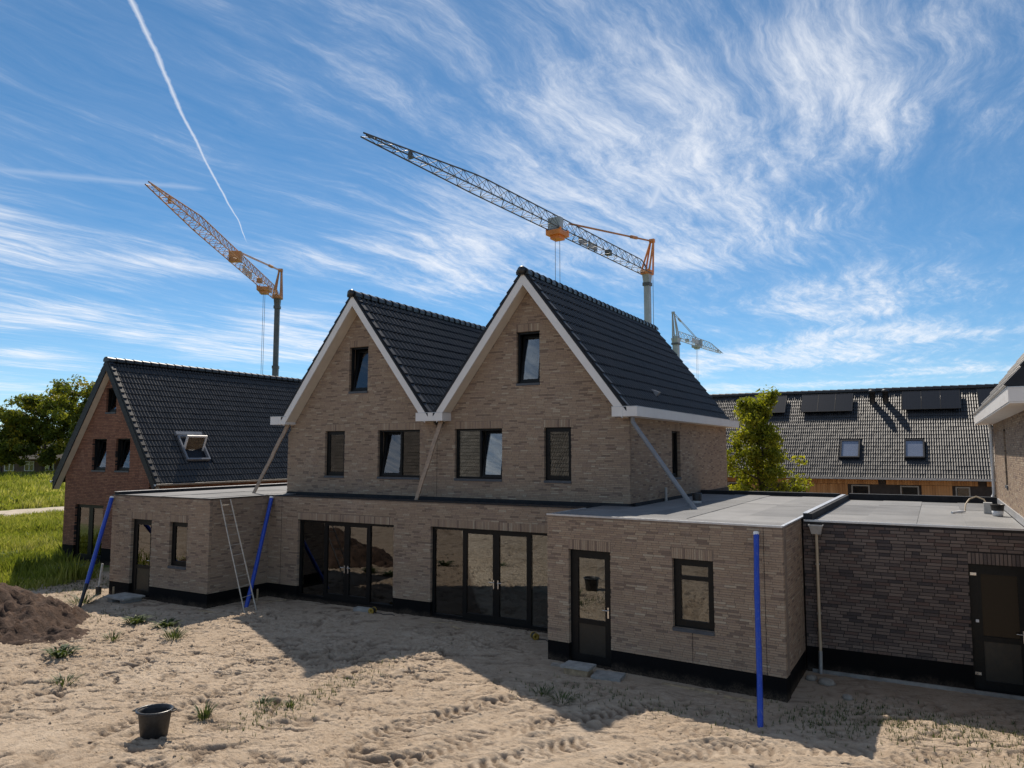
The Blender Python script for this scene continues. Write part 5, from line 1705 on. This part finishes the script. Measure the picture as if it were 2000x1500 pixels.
# ------------------------------------------------------------------ meadow grass
def grass(name, n, region, hmin, hmax, wd, label, mat, seed, clump=5, lean=0.35, keep=None):
    rs = np.random.default_rng(seed)
    x = rs.uniform(region[0], region[1], n); y = rs.uniform(region[2], region[3], n)
    if keep is not None:
        k = keep(x, y); x, y = x[k], y[k]
    z = np.full(len(x), -0.10)
    x = np.repeat(x, clump) + rs.normal(0, 0.10, len(x) * clump); y = np.repeat(y, clump) + rs.normal(0, 0.10, len(y) * clump)
    z = np.repeat(z, clump)
    ins = (x > gx[0] + 3) & (y < gy[-1] - 3) & (y > gy[0])
    if ins.any():
        z[ins] = (ground_h(x[ins], y[ins], False) * np.clip(near_walls(x[ins], y[ins]) / 1.5, 0.25, 1)) - 0.03
    m_ = len(x)
    h = rs.uniform(hmin, hmax, m_) * (0.35 + 2.6 * fbm(x * 0.45, y * 0.45, 91, 3) ** 2.2)
    az = rs.uniform(0, 2 * pi, m_); ln = rs.normal(0, lean, m_) * h
    la = rs.uniform(0, 2 * pi, m_)
    w_ = wd * rs.uniform(0.6, 1.4, m_)
    base = np.stack([x, y, z], 1); sd = np.stack([np.cos(az) * w_, np.sin(az) * w_, np.zeros(m_)], 1)
    tipv = base + np.stack([np.cos(la) * ln, np.sin(la) * ln, h], 1)
    mid = base + np.stack([np.cos(la) * ln * 0.3, np.sin(la) * ln * 0.3, h * 0.6], 1)
    P = np.stack([base - sd, base + sd, mid + sd * 0.7, tipv, mid - sd * 0.7], 1).reshape(-1, 3)
    F = np.arange(m_ * 5).reshape(-1, 5)
    rn = np.clip(fbm(x * 0.25, y * 0.25, 95, 3) * 0.9 + rs.normal(0, 0.16, m_), 0, 1)
    me = np_mesh(name, P, F, mat, rn, nside=5)
    return tag(link(name, me), label, None, None, 'stuff')


def off_path(x, y):
    d = np.full(x.shape, 99.0)
    for a, b in zip(L_path[:-1], L_path[1:]):
        e = b - a; t_ = np.clip(((x - a[0]) * e[0] + (y - a[1]) * e[1]) / (e @ e), 0, 1)
        d = np.minimum(d, np.hypot(x - a[0] - t_ * e[0], y - a[1] - t_ * e[1]))
    return d > 3.4


def view_left(x, y):
    """only where the meadow shows beside the red brick house"""
    a = np.degrees(np.arctan2(-x, y))
    return (a > 58) & (a < 70) & off_path(x, y) & (x < -25.8 + 1.2 * (fbm(x * 0.5, y * 0.5, 3, 2) - 0.5)) & ((x < -32.3) | (y < 18.0))


grass('meadow_grass', 70000, (-75, -25.5, 9, 44), 0.14, 0.42, 0.022, 'tall green meadow grass left of the red brick house', 'grass_blade', 3, 4, keep=view_left)
grass('far_meadow_grass', 26000, (-150, -62, 24, 84), 0.3, 0.7, 0.075, 'pale green meadow grass beyond the gravel path', 'grass_blade', 4, 3, keep=view_left)

# ------------------------------------------------------------------ soil heap
def heap(name, label, c, rx, ry, h, seed, mat='soil', cat='soil heap', res=70):
    xs = np.linspace(-1.25, 1.25, res); X_, Y_ = np.meshgrid(xs, xs)
    wx, wy = c[0] + X_ * rx, c[1] + Y_ * ry
    r = np.hypot(X_, Y_) + 0.35 * (fbm(wx * 0.9, wy * 0.9, seed, 3) - 0.5)
    z = h * np.clip(1 - r, 0, 1) ** 0.85 * (0.8 + 0.5 * fbm(wx * 0.7, wy * 0.7, seed + 5, 2))
    lump = (1 - np.abs(2 * fbm(wx * 3.2, wy * 3.2, seed + 9, 4) - 1)) ** 2
    z = z + np.clip(z / 0.25, 0, 1) * (lump - 0.4) * 0.30 + np.clip(z / 0.1, 0, 1) * (fbm(wx * 9, wy * 9, seed + 11, 2) - 0.5) * 0.12
    g0 = ground_h(wx, wy, False)
    z = g0 + np.where(r < 1.0, z, -0.12) - 0.02
    i_ = np.arange(res * res).reshape(res, res)
    F = np.stack([i_[:-1, :-1], i_[:-1, 1:], i_[1:, 1:], i_[1:, :-1]], -1).reshape(-1, 4)
    me = np_mesh(name, np.stack([wx - c[0], wy - c[1], z], -1).reshape(-1, 3), F, mat, None, True)
    return tag(link(name, me, None, T(c[0], c[1], 0)), label, cat)


heap('soil_heap', 'big brown heap of turned soil at the left edge', (-22.2, 10.75, 0), 3.3, 2.1, 1.05, 15)
heap('soil_heap', 'low spread of dark soil at the foot of the big heap', (-18.9, 10.9, 0), 1.2, 0.8, 0.16, 19)


# ------------------------------------------------------------------ weeds
def weed(label, x, y, h, w_, n, seed, broad=False, mat='weed_leaf', group=None):
    rs = random.Random(seed)
    th_z = gz(x, y)
    mb = MB()
    for i in range(n):
        az = rs.uniform(0, 2 * pi); r = w_ * math.sqrt(rs.random())
        bx_, by_ = cos(az) * r * 0.55, sin(az) * r * 0.55
        hh = h * rs.uniform(0.45, 1.1); ln = r * 0.9 + rs.uniform(0, 0.5) * h
        wd = (0.030 if broad else 0.009) * rs.uniform(0.7, 1.4)
        s_ = (-sin(az) * wd, cos(az) * wd)
        mx_, my_ = bx_ + cos(az) * ln * 0.4, by_ + sin(az) * ln * 0.4
        tx, ty = bx_ + cos(az) * ln, by_ + sin(az) * ln
        tz = hh * (0.75 if broad else 1.0)
        mb.add([(bx_ - s_[0] * .4, by_ - s_[1] * .4, -0.03), (bx_ + s_[0] * .4, by_ + s_[1] * .4, -0.03), (mx_ + s_[0], my_ + s_[1], hh * 0.65), (tx, ty, tz), (mx_ - s_[0], my_ - s_[1], hh * 0.65)],
               [(0, 1, 2, 4), (4, 2, 3)], rs.random())
    return tag(build(mb, 'weed', mat, None, T(x, y, th_z)), label, 'weed', group)


weed('bushy green grass tuft just right of the black tub', -11.02, 8.9, 0.24, 0.16, 70, 1)
weed('flat leafy weed in the middle of the sunlit sand, below the left shadow tip', -16.1, 12.05, 0.24, 0.30, 80, 2)
weed('broad-leaved weed on the shadow edge below the left extension door', -18.35, 12.6, 0.22, 0.28, 60, 3, True)
weed('dark leafy weed at the shadow tip below the ladder', -17.35, 12.75, 0.18, 0.30, 60, 4, True)
weed('grass tuft on the tyre track right of the black tub', -10.70, 9.85, 0.10, 0.20, 50, 5)
weed('small grass tuft beside the tyre track, right of its neighbour tuft', -10.20, 10.05, 0.13, 0.12, 36, 6)
weed('grey-green weed left of the blue leaning pipe by the red brick house', -22.4, 13.6, 0.28, 0.45, 130, 7)
weed('weed at the foot of the soil heap', -16.9, 9.85, 0.20, 0.32, 60, 8, True)
weed('grass clump on the sand left of the black tub', -14.9, 8.75, 0.16, 0.30, 60, 9)
weed('dark leafy plant at the meadow edge by the red brick house', -27.8, 16.3, 0.5, 0.55, 140, 10, True)
weed('small spiky weed between soil heap and shadow tip', -17.2, 11.2, 0.18, 0.22, 50, 11)
weed('thin grass on the shadow edge in front of the near extension door', -6.05, 12.55, 0.11, 0.25, 50, 12)
weed('thin grass left of its twin on the shadow edge before the near extension', -6.55, 12.75, 0.11, 0.20, 36, 13)
rs_ = np.random.default_rng(8)
VV = []; FF = []; RR = []; cnt = 0
for (cx_, cy_, sx_, sy_, n_) in ((-0.9, 14.4, 0.7, 0.5, 420), (0.6, 14.8, 0.9, 0.35, 300), (-2.0, 13.9, 0.4, 0.4, 180), (-4.2, 13.1, 1.2, 0.35, 150), (-10.2, 11.1, 0.22, 1.2, 240), (-10.1, 9.5, 0.3, 0.4, 90),
                                 (1.1, 13.4, 0.9, 0.7, 260), (-26.0, 15.6, 1.6, 0.9, 900), (-24.6, 14.6, 0.8, 0.6, 160), (-6.2, 13.2, 0.8, 0.4, 120), (-19.5, 12.9, 0.8, 0.5, 90)):
    for _ in range(n_):
        x, y = cx_ + rs_.normal(0, sx_), cy_ + rs_.normal(0, sy_)
        if near_walls(np.array([x]), np.array([y]))[0] < 0.15: continue
        VV.append((x, y))
VV = np.array(VV)
zz_ = ground_h(VV[:, 0], VV[:, 1]) * np.clip(near_walls(VV[:, 0], VV[:, 1]) / 1.5, 0.25, 1)
m_ = len(VV); k_ = 3
x = np.repeat(VV[:, 0], k_) + rs_.normal(0, 0.012, m_ * k_); y = np.repeat(VV[:, 1], k_) + rs_.normal(0, 0.012, m_ * k_); z = np.repeat(zz_, k_)
h = rs_.uniform(0.03, 0.10, m_ * k_); az = rs_.uniform(0, 2 * pi, m_ * k_); ln = h * rs_.uniform(0.1, 0.9, m_ * k_)
w_ = rs_.uniform(0.004, 0.009, m_ * k_)
b0 = np.stack([x - np.sin(az) * w_, y + np.cos(az) * w_, z - 0.01], 1); b1 = np.stack([x + np.sin(az) * w_, y - np.cos(az) * w_, z - 0.01], 1)
tp_ = np.stack([x + np.cos(az) * ln, y + np.sin(az) * ln, z + h], 1)
me = np_mesh('sparse_grass', np.stack([b0, b1, tp_], 1).reshape(-1, 3), np.arange(m_ * k_ * 3).reshape(-1, 3), 'weed_leaf', rs_.random(m_ * k_), nside=3)
tag(link('sparse_grass', me), 'thin short grass sprouting through the sand', None, None, 'stuff')

# clods and pebbles lying loose on the sand
rs_ = np.random.default_rng(12)
n_ = 5000
px_ = rs_.uniform(-19, 3, n_); py_ = rs_.uniform(7, 16.5, n_)
k = near_walls(px_, py_) > 0.12; px_, py_ = px_[k], py_[k]; n_ = len(px_)
pz_ = ground_h(px_, py_) * np.clip(near_walls(px_, py_) / 1.5, 0.25, 1)
ico = np.array([(1, 0, 0), (-1, 0, 0), (0, 1, 0), (0, -1, 0), (0, 0, 1), (0, 0, -1)], float)
fo = np.array([(0, 2, 4), (2, 1, 4), (1, 3, 4), (3, 0, 4), (2, 0, 5), (1, 2, 5), (3, 1, 5), (0, 3, 5)])
s_ = (0.006 + 0.034 * rs_.random(n_) ** 3.5)[:, None, None] * rs_.uniform(0.6, 1.3, (n_, 6, 1)) * np.array([1.5, 1, 0.55])
P = ico[None] * s_ + np.stack([px_, py_, pz_ + 0.004], 1)[:, None, :]
F = (np.arange(n_)[:, None, None] * 6 + fo[None]).reshape(-1, 3)
me = np_mesh('sand_clods', P.reshape(-1, 3), F, 'sand', None, nside=3)
tag(link('sand_clods', me), 'loose clods and pebbles scattered on the sand', None, None, 'stuff')

# ------------------------------------------------------------------ things standing about
def leaning_pipe(label, foot, head, r, mat, name, group=None, bend=0.0, endmat=None, ezone=0.0, flat_=1.0):
    f, h_ = Vector(foot), Vector(head)
    th = thing(name, foot, label, 'pipe', group)
    pts = []; n = 9
    perp = (h_ - f).cross(Vector((0, 0, 1))).normalized()
    for i in range(n + 1):
        t_ = i / n
        pts.append(f.lerp(h_, t_) + Vector((0, 0, -bend * sin(pi * t_))) + perp * (0.006 * sin(t_ * 7)))
    rad = [r * (1 + 0.05 * sin(i * 2.3)) for i in range(n + 1)]
    if ezone:
        build(MB().path(pts[:3], [r * 0.7, r * 0.8, r * 0.9], n=8), 'foot_end', endmat, th)
        build(MB().path(pts[2:], rad[2:], n=10), 'sleeve', mat, th)
    else:
        build(MB().path(pts, rad, n=10), 'sleeve', mat, th)
    d = (h_ - f).normalized()
    build(MB().tube(h_ - d * 0.01, h_ + d * 0.05, r * 1.08, n=10), 'cuff', 'white_plastic', th)
    return th


PG = 'blue plastic pipes leaning on the extensions'
leaning_pipe('blue plastic pipe standing against the near extension front', (-2.70, 13.10, gz(-2.70, 13.10) - 0.03), (-2.99, 14.62, 2.98), 0.050, 'blue_plastic', 'blue_pipe', PG)
leaning_pipe('blue plastic pipe leaning on the far left corner of the left extension', (-21.55, 12.98, gz(-21.55, 12.98) - 0.03), (-23.05, 14.78, 3.02), 0.062, 'blue_plastic', 'blue_pipe', PG, 0.03, 'black_rubber', 0.2)
leaning_pipe('blue plastic pipe leaning in the inner corner behind the ladder', (-17.62, 15.55, gz(-17.62, 15.55) - 0.03), (-18.30, 17.02, 3.05), 0.062, 'blue_plastic', 'blue_pipe', PG, 0.06)


def strip_sleeve(label, p, q, w_, mat, name):
    p, q = Vector(p), Vector(q)
    mb = MB(); d = (q - p)
    n = 8
    for i in range(n):
        a, b = p + d * (i / n), p + d * ((i + 1) / n)
        wa, wb = w_ * (1 - 0.25 * i / n), w_ * (1 - 0.25 * (i + 1) / n)
        ja = 0.012 * sin(i * 1.9); jb = 0.012 * sin((i + 1) * 1.9)
        mb.add([(a.x - wa / 2, a.y - 0.02 + ja, a.z), (a.x + wa / 2, a.y - 0.02 + ja, a.z), (b.x + wb / 2, b.y - 0.02 + jb, b.z), (b.x - wb / 2, b.y - 0.02 + jb, b.z),
                (a.x - wa / 2, a.y + 0.02 + ja, a.z), (a.x + wa / 2, a.y + 0.02 + ja, a.z), (b.x + wb / 2, b.y + 0.02 + jb, b.z), (b.x - wb / 2, b.y + 0.02 + jb, b.z)],
               [(0, 1, 2, 3), (5, 4, 7, 6), (4, 0, 3, 7), (1, 5, 6, 2)])
    return tag(build(mb, name, mat), label, 'drain sleeve', 'brown drain sleeves under the gable gutters')


strip_sleeve('flat brown drain sleeve hanging from the left gutter box to the flat roof', (-18.78, 18.10, 5.41), (-19.72, 17.55, 3.115), 0.17, 'brown_sleeve', 'drain_sleeve')
strip_sleeve('flat brown drain sleeve hanging from the gutter box between the gables', (-12.55, 18.05, 5.41), (-13.0, 17.45, 3.08), 0.15, 'brown_sleeve', 'drain_sleeve')

dp = thing('drain_pipe', (-6.7, 18.1, 5.3), 'grey pipe slanting from the right white gutter to the flat roof', 'pipe')
build(MB().path([(-6.66, 18.06, 5.41), (-6.66, 18.06, 5.28), (-6.52, 18.04, 5.08), (-5.12, 17.98, 3.16)], 0.055, n=12), 'pipe', 'grey_plastic', dp)
build(MB().tube((-5.20, 17.983, 3.28), (-5.08, 17.978, 3.11), 0.068, n=12), 'pipe_socket', 'grey_plastic', dp)

# hopper head and pipe on the garage
hp = thing('rainwater_pipe', (-2.22, 16.9, 0), 'thin tan rainwater pipe with a zinc hopper on the dark garage wall', 'downpipe')
mb = MB(); x0, x1 = -2.36, -2.10
mb.add([(x0 + .04, 16.93, 2.82), (x1 - .04, 16.93, 2.82), (x1 - .04, 16.80, 2.82), (x0 + .04, 16.80, 2.82), (x0, 16.93, 3.0), (x1, 16.93, 3.0), (x1, 16.76, 3.0), (x0, 16.76, 3.0)],
       [(0, 1, 2, 3), (0, 4, 5, 1), (1, 5, 6, 2), (2, 6, 7, 3), (3, 7, 4, 0)])
mb.box(x0 - .012, x1 + .012, 16.745, 16.76, 2.985, 3.015); mb.box(x0 - .012, x0, 16.76, 16.93, 2.985, 3.015); mb.box(x1, x1 + .012, 16.76, 16.93, 2.985, 3.015)
build(mb, 'hopper', 'zinc', hp)
build(MB().tube((-2.23, 16.87, 2.83), (-2.23, 16.87, 0.45), 0.030, n=10), 'pipe', 'tan_pipe', hp)
build(MB().tube((-2.23, 16.87, 0.45), (-2.24, 16.86, -0.06), 0.040, n=10), 'ground_pipe', 'zinc', hp)
mb = MB()
for z in (2.2, 1.2): mb.box(-2.27, -2.19, 16.86, 16.945, z - 0.012, z + 0.012)
build(mb, 'pipe_bracket', 'zinc', hp)

# ladder against the left extension
ld_ = thing('ladder', (-17.05, 15.0, 0), 'long metal ladder leaning against the left extension side', 'ladder')
b0, b1 = Vector((-16.95, 14.93, gz(-16.95, 14.93))), Vector((-16.95, 15.33, gz(-16.95, 15.33)))
t0, t1 = Vector((-18.41, 15.17, 3.10)), Vector((-18.41, 15.53, 3.10))
for a, b in ((b0, t0), (b1, t1)):
    build(MB().path([a, a.lerp(b, 0.5), b], [0.020, 0.020, 0.020], n=6), 'rail', 'ladder_metal', ld_)
for i in range(11):
    t_ = 0.05 + i * 0.09
    build(MB().tube(b0.lerp(t0, t_), b1.lerp(t1, t_), 0.009, n=6), 'rung', 'ladder_metal', ld_)

# black builder's tub
tb = thing('builders_tub', (-11.08, 7.92, gz(-11.08, 7.92)), 'oval black plastic tub standing on the sand', 'tub')
zt = gz(-11.08, 7.92) - 0.01
Mt = T(-11.05, 7.98, zt, radians(29)) @ Matrix.Diagonal((0.98, 0.95, 0.98, 1))
mb = MB()
mb.lathe([(0.0, 0.0), (0.18, 0.0), (0.195, 0.02), (0.235, 0.36), (0.245, 0.405), (0.225, 0.405), (0.215, 0.36), (0.180, 0.03), (0.0, 0.025)], n=32, sx=1.08)
build(mb, 'body', 'black_rubber', tb, Mt)
mb = MB()
mb.lathe([(0.246, 0.395), (0.272, 0.398), (0.276, 0.420), (0.258, 0.430), (0.238, 0.426), (0.232, 0.405)], n=32, sx=1.08)
build(mb, 'rim', 'tub_rim', tb, Mt)
for s in (-1, 1):
    mb = MB(); mb.path([(s * 0.29, -0.07, 0.41), (s * 0.335, -0.05, 0.405), (s * 0.335, 0.05, 0.405), (s * 0.29, 0.07, 0.41)], 0.013, n=6); build(mb, 'handle', 'black_rubber', tb, Mt)

# doorsteps
st = thing('doorstep', (-21.5, 14.4, 0), 'grey concrete slab on blocks as step at the left extension door', 'step')
zs = gz(-21.5, 14.4)
mb = MB(); mb.box(-22.05, -21.05, 14.02, 14.72, zs + 0.12, zs + 0.17); build(mb, 'slab', 'concrete_slab', st)
for x in (-21.95, -21.35):
    mb = MB(); mb.box(x, x + 0.22, 14.1, 14.65, zs - 0.05, zs + 0.119); build(mb, 'block', 'concrete_slab', st)
st = thing('doorstep', (-6.5, 14.4, 0), 'worn concrete slab on a timber block before the near extension door', 'step')
zs = gz(-6.5, 14.35)
mb = MB(); mb.box(-6.86, -6.24, 14.18, 14.60, zs + 0.13, zs + 0.175); build(mb, 'slab', 'concrete_slab', st)
mb = MB(); mb.box(-6.80, -6.28, 14.22, 14.52, zs - 0.05, zs + 0.129); build(mb, 'block', 'raw_wood', st)
tag(build(MB().box(-0.30, 0.30, -0.22, 0.22, 0.0, 0.07), 'paving_slab', 'concrete_slab', None, T(-5.92, 14.45, gz(-5.92, 14.45) - 0.01, 0.12)), 'flat concrete paving slab right of the timber-block step', 'slab')
tag(build(MB().box(-0.22, 0.22, -0.1, 0.1, 0.0, 0.05), 'stone_slab', 'stone', None, T(-7.1, 14.75, gz(-7.1, 14.75) - 0.01, 0.3)), 'small pale stone lying left of the near extension door', 'stone')

# cable drums left by the patio doors
for x, y, lab, a in ((-13.95, 16.78, 'yellow cable reel on a concrete block before the left patio doors', 0.2), (-8.62, 16.42, 'dirty yellow cable reel lying before the right patio doors', 0.8)):
    z = gz(x, y)
    cr_ = thing('cable_reel', (x, y, z), lab, 'reel')
    Mx = T(x, y, z + 0.075, a) @ Matrix.Rotation(pi / 2, 4, 'X')
    build(MB().lathe([(0.03, -0.10), (0.085, -0.10), (0.085, -0.08), (0.05, -0.08), (0.05, 0.08), (0.085, 0.08), (0.085, 0.10), (0.03, 0.10), (0.03, -0.10)], n=16), 'drum', 'yellow_plastic', cr_, Mx)
    build(MB().lathe([(0.051, -0.075), (0.075, -0.07), (0.075, 0.07), (0.051, 0.075)], n=14), 'cable_coil', 'black_rubber', cr_, Mx)
    pts = [(0.09, 0, 0.02), (0.25, 0.06, 0.0), (0.42, -0.05, -0.02), (0.60, 0.07, -0.02), (0.78, 0.0, -0.02)]
    build(MB().path([Vector((x + p[0], y + p[1], gz(x + p[0], y + p[1]) + 0.012)) for p in pts], 0.012, n=6), 'cable_end', 'black_rubber', cr_)
tag(build(MB().box(-0.28, 0.28, -0.12, 0.12, 0.0, 0.12), 'concrete_block', 'concrete_slab', None, T(-14.35, 16.88, gz(-14.3, 16.88) - 0.02, 0.05)), 'grey concrete block beside the yellow cable reel', 'block')

# scraps of timber and debris against the plinths
rs_ = random.Random(4)
for i, (x, y, ln, a, lab) in enumerate(((-17.05, 14.35, 0.55, 0.3, 'pale timber batten on the sand below the ladder'), (-18.0, 14.6, 0.9, 0.05, 'thin lath lying along the left extension plinth'),
                                        (-17.6, 16.6, 0.7, 1.2, 'timber offcut in the inner corner by the blue pipe'), (-4.3, 14.55, 1.1, -0.08, 'timber plank half buried along the near extension plinth'),
                                        (-3.2, 14.35, 0.8, -0.05, 'short plank below the blue pipe of the near extension'), (-11.6, 16.75, 0.6, 0.4, 'splintered lath between the patio doors'),
                                        (-10.9, 16.4, 0.4, -0.5, 'short lath in the shade before the right patio doors'))):
    z = gz(x, y)
    tag(build(MB().box(-ln / 2, ln / 2, -0.035, 0.035, 0.0, 0.035), 'timber_offcut', 'raw_wood', None, T(x, y, z, a)), lab, 'timber')
tag(build(MB().box(-0.02, 0.02, -0.02, 0.02, 0.0, 0.42), 'survey_peg', 'raw_wood', None, T(-18.05, 16.35, gz(-18.05, 16.35) - 0.05, 0.3)), 'upright wooden peg in the inner corner', 'peg')
tag(build(MB().box(-0.02, 0.02, -0.02, 0.02, 0.0, 0.40), 'survey_peg', 'raw_wood', None, T(-22.3, 14.5, gz(-22.3, 14.5) - 0.05, 0.3)), 'upright wooden peg left of the concrete doorstep', 'peg')
for i, (x, y, r, lab) in enumerate(((-2.05, 16.2, 0.14, 'round boulder in the corner by the rainwater pipe'), (-2.35, 16.35, 0.11, 'smaller round stone in the corner by the near extension'), (-1.6, 15.4, 0.10, 'pale stone in the weeds before the garage'))):
    mb = MB(); mb.lathe([(0.0, -0.6 * r), (0.7 * r, -0.45 * r), (1.0 * r, 0.0), (0.75 * r, 0.45 * r), (0.3 * r, 0.62 * r), (0, 0.64 * r)], n=10, sx=1.25)
    tag(build(mb, 'stone', 'stone', None, T(x, y, gz(x, y) + 0.2 * r, i)), lab, 'stone')
# pipe stub with its black foot at the far corner
ps = thing('pipe_stub', (-23.3, 14.7, 0), 'short grey standpipe with a black foot at the left extension corner', 'standpipe')
zs = gz(-23.3, 14.7)
build(MB().tube((-23.32, 14.66, zs + 0.2), (-23.30, 14.74, zs + 0.95), 0.035, n=10), 'pipe', 'zinc', ps)
build(MB().tube((-23.32, 14.66, zs - 0.1), (-23.32, 14.66, zs + 0.25), 0.085, n=12), 'foot', 'black_rubber', ps)

# ------------------------------------------------------------------ things on the flat roofs
rb = thing('roof_bucket', (1.05, 20.1, 3.09), 'black and white bucket on the garage roof by the right house', 'bucket')
build(MB().lathe([(0.0, 0.0), (0.10, 0.0), (0.118, 0.12), (0.114, 0.12), (0.0, 0.11)], (1.16, 20.1, 3.09), n=18), 'lower_body', 'white_plastic', rb)
build(MB().lathe([(0.120, 0.12), (0.136, 0.235), (0.146, 0.235), (0.146, 0.26), (0.126, 0.26), (0.114, 0.13)], (1.16, 20.1, 3.09), n=18), 'upper_body', 'black_rubber', rb)
hs = thing('roof_hose', (0.5, 20.7, 3.09), 'pale hose arching over the garage roof into a grey box', 'hose')
build(MB().path([(0.55, 20.75, 3.11), (0.57, 20.85, 3.28), (0.66, 21.0, 3.40), (0.80, 21.05, 3.46), (0.95, 21.0, 3.40), (1.02, 20.9, 3.25)], 0.016, n=8), 'tube', 'tan_pipe', hs)
build(MB().box(0.93, 1.10, 20.7, 20.95, 3.09, 3.34), 'junction_box', 'zinc', hs)
build(MB().path([(0.28, 20.5, 3.10), (0.36, 20.62, 3.11), (0.46, 20.66, 3.12), (0.55, 20.75, 3.12)], [0.03, 0.024, 0.035, 0.02], n=8), 'hose_end', 'white_plastic', hs)
rp = thing('roof_pot', (-5.4, 19.6, 3.1), 'dark paint pot with white label on the shaded flat roof', 'pot')
build(MB().lathe([(0.0, 0.0), (0.11, 0.0), (0.12, 0.10)], (-5.65, 20.2, 3.1), n=14), 'label_band', 'white_plastic', rp)
build(MB().lathe([(0.12, 0.10), (0.135, 0.30), (0.12, 0.31), (0.0, 0.30)], (-5.65, 20.2, 3.1), n=14), 'pot', 'black_rubber', rp)

# movement joints in the brickwork show as fine dark lines
for par, Mj, u_, z0_, z1_ in ((ext, ME, 3.30, 0.43, 0.99), (ext, ME, 4.72, 0.43, 3.11), (house, MG, 6.10, 3.2, 5.40), (house, MM, 0.55, 0.43, 3.10)):
    build(MB().box(u_ - 0.004, u_ + 0.004, -0.0035, 0.004, z0_, z1_), 'movement_joint', 'mortar_dark', par, Mj)
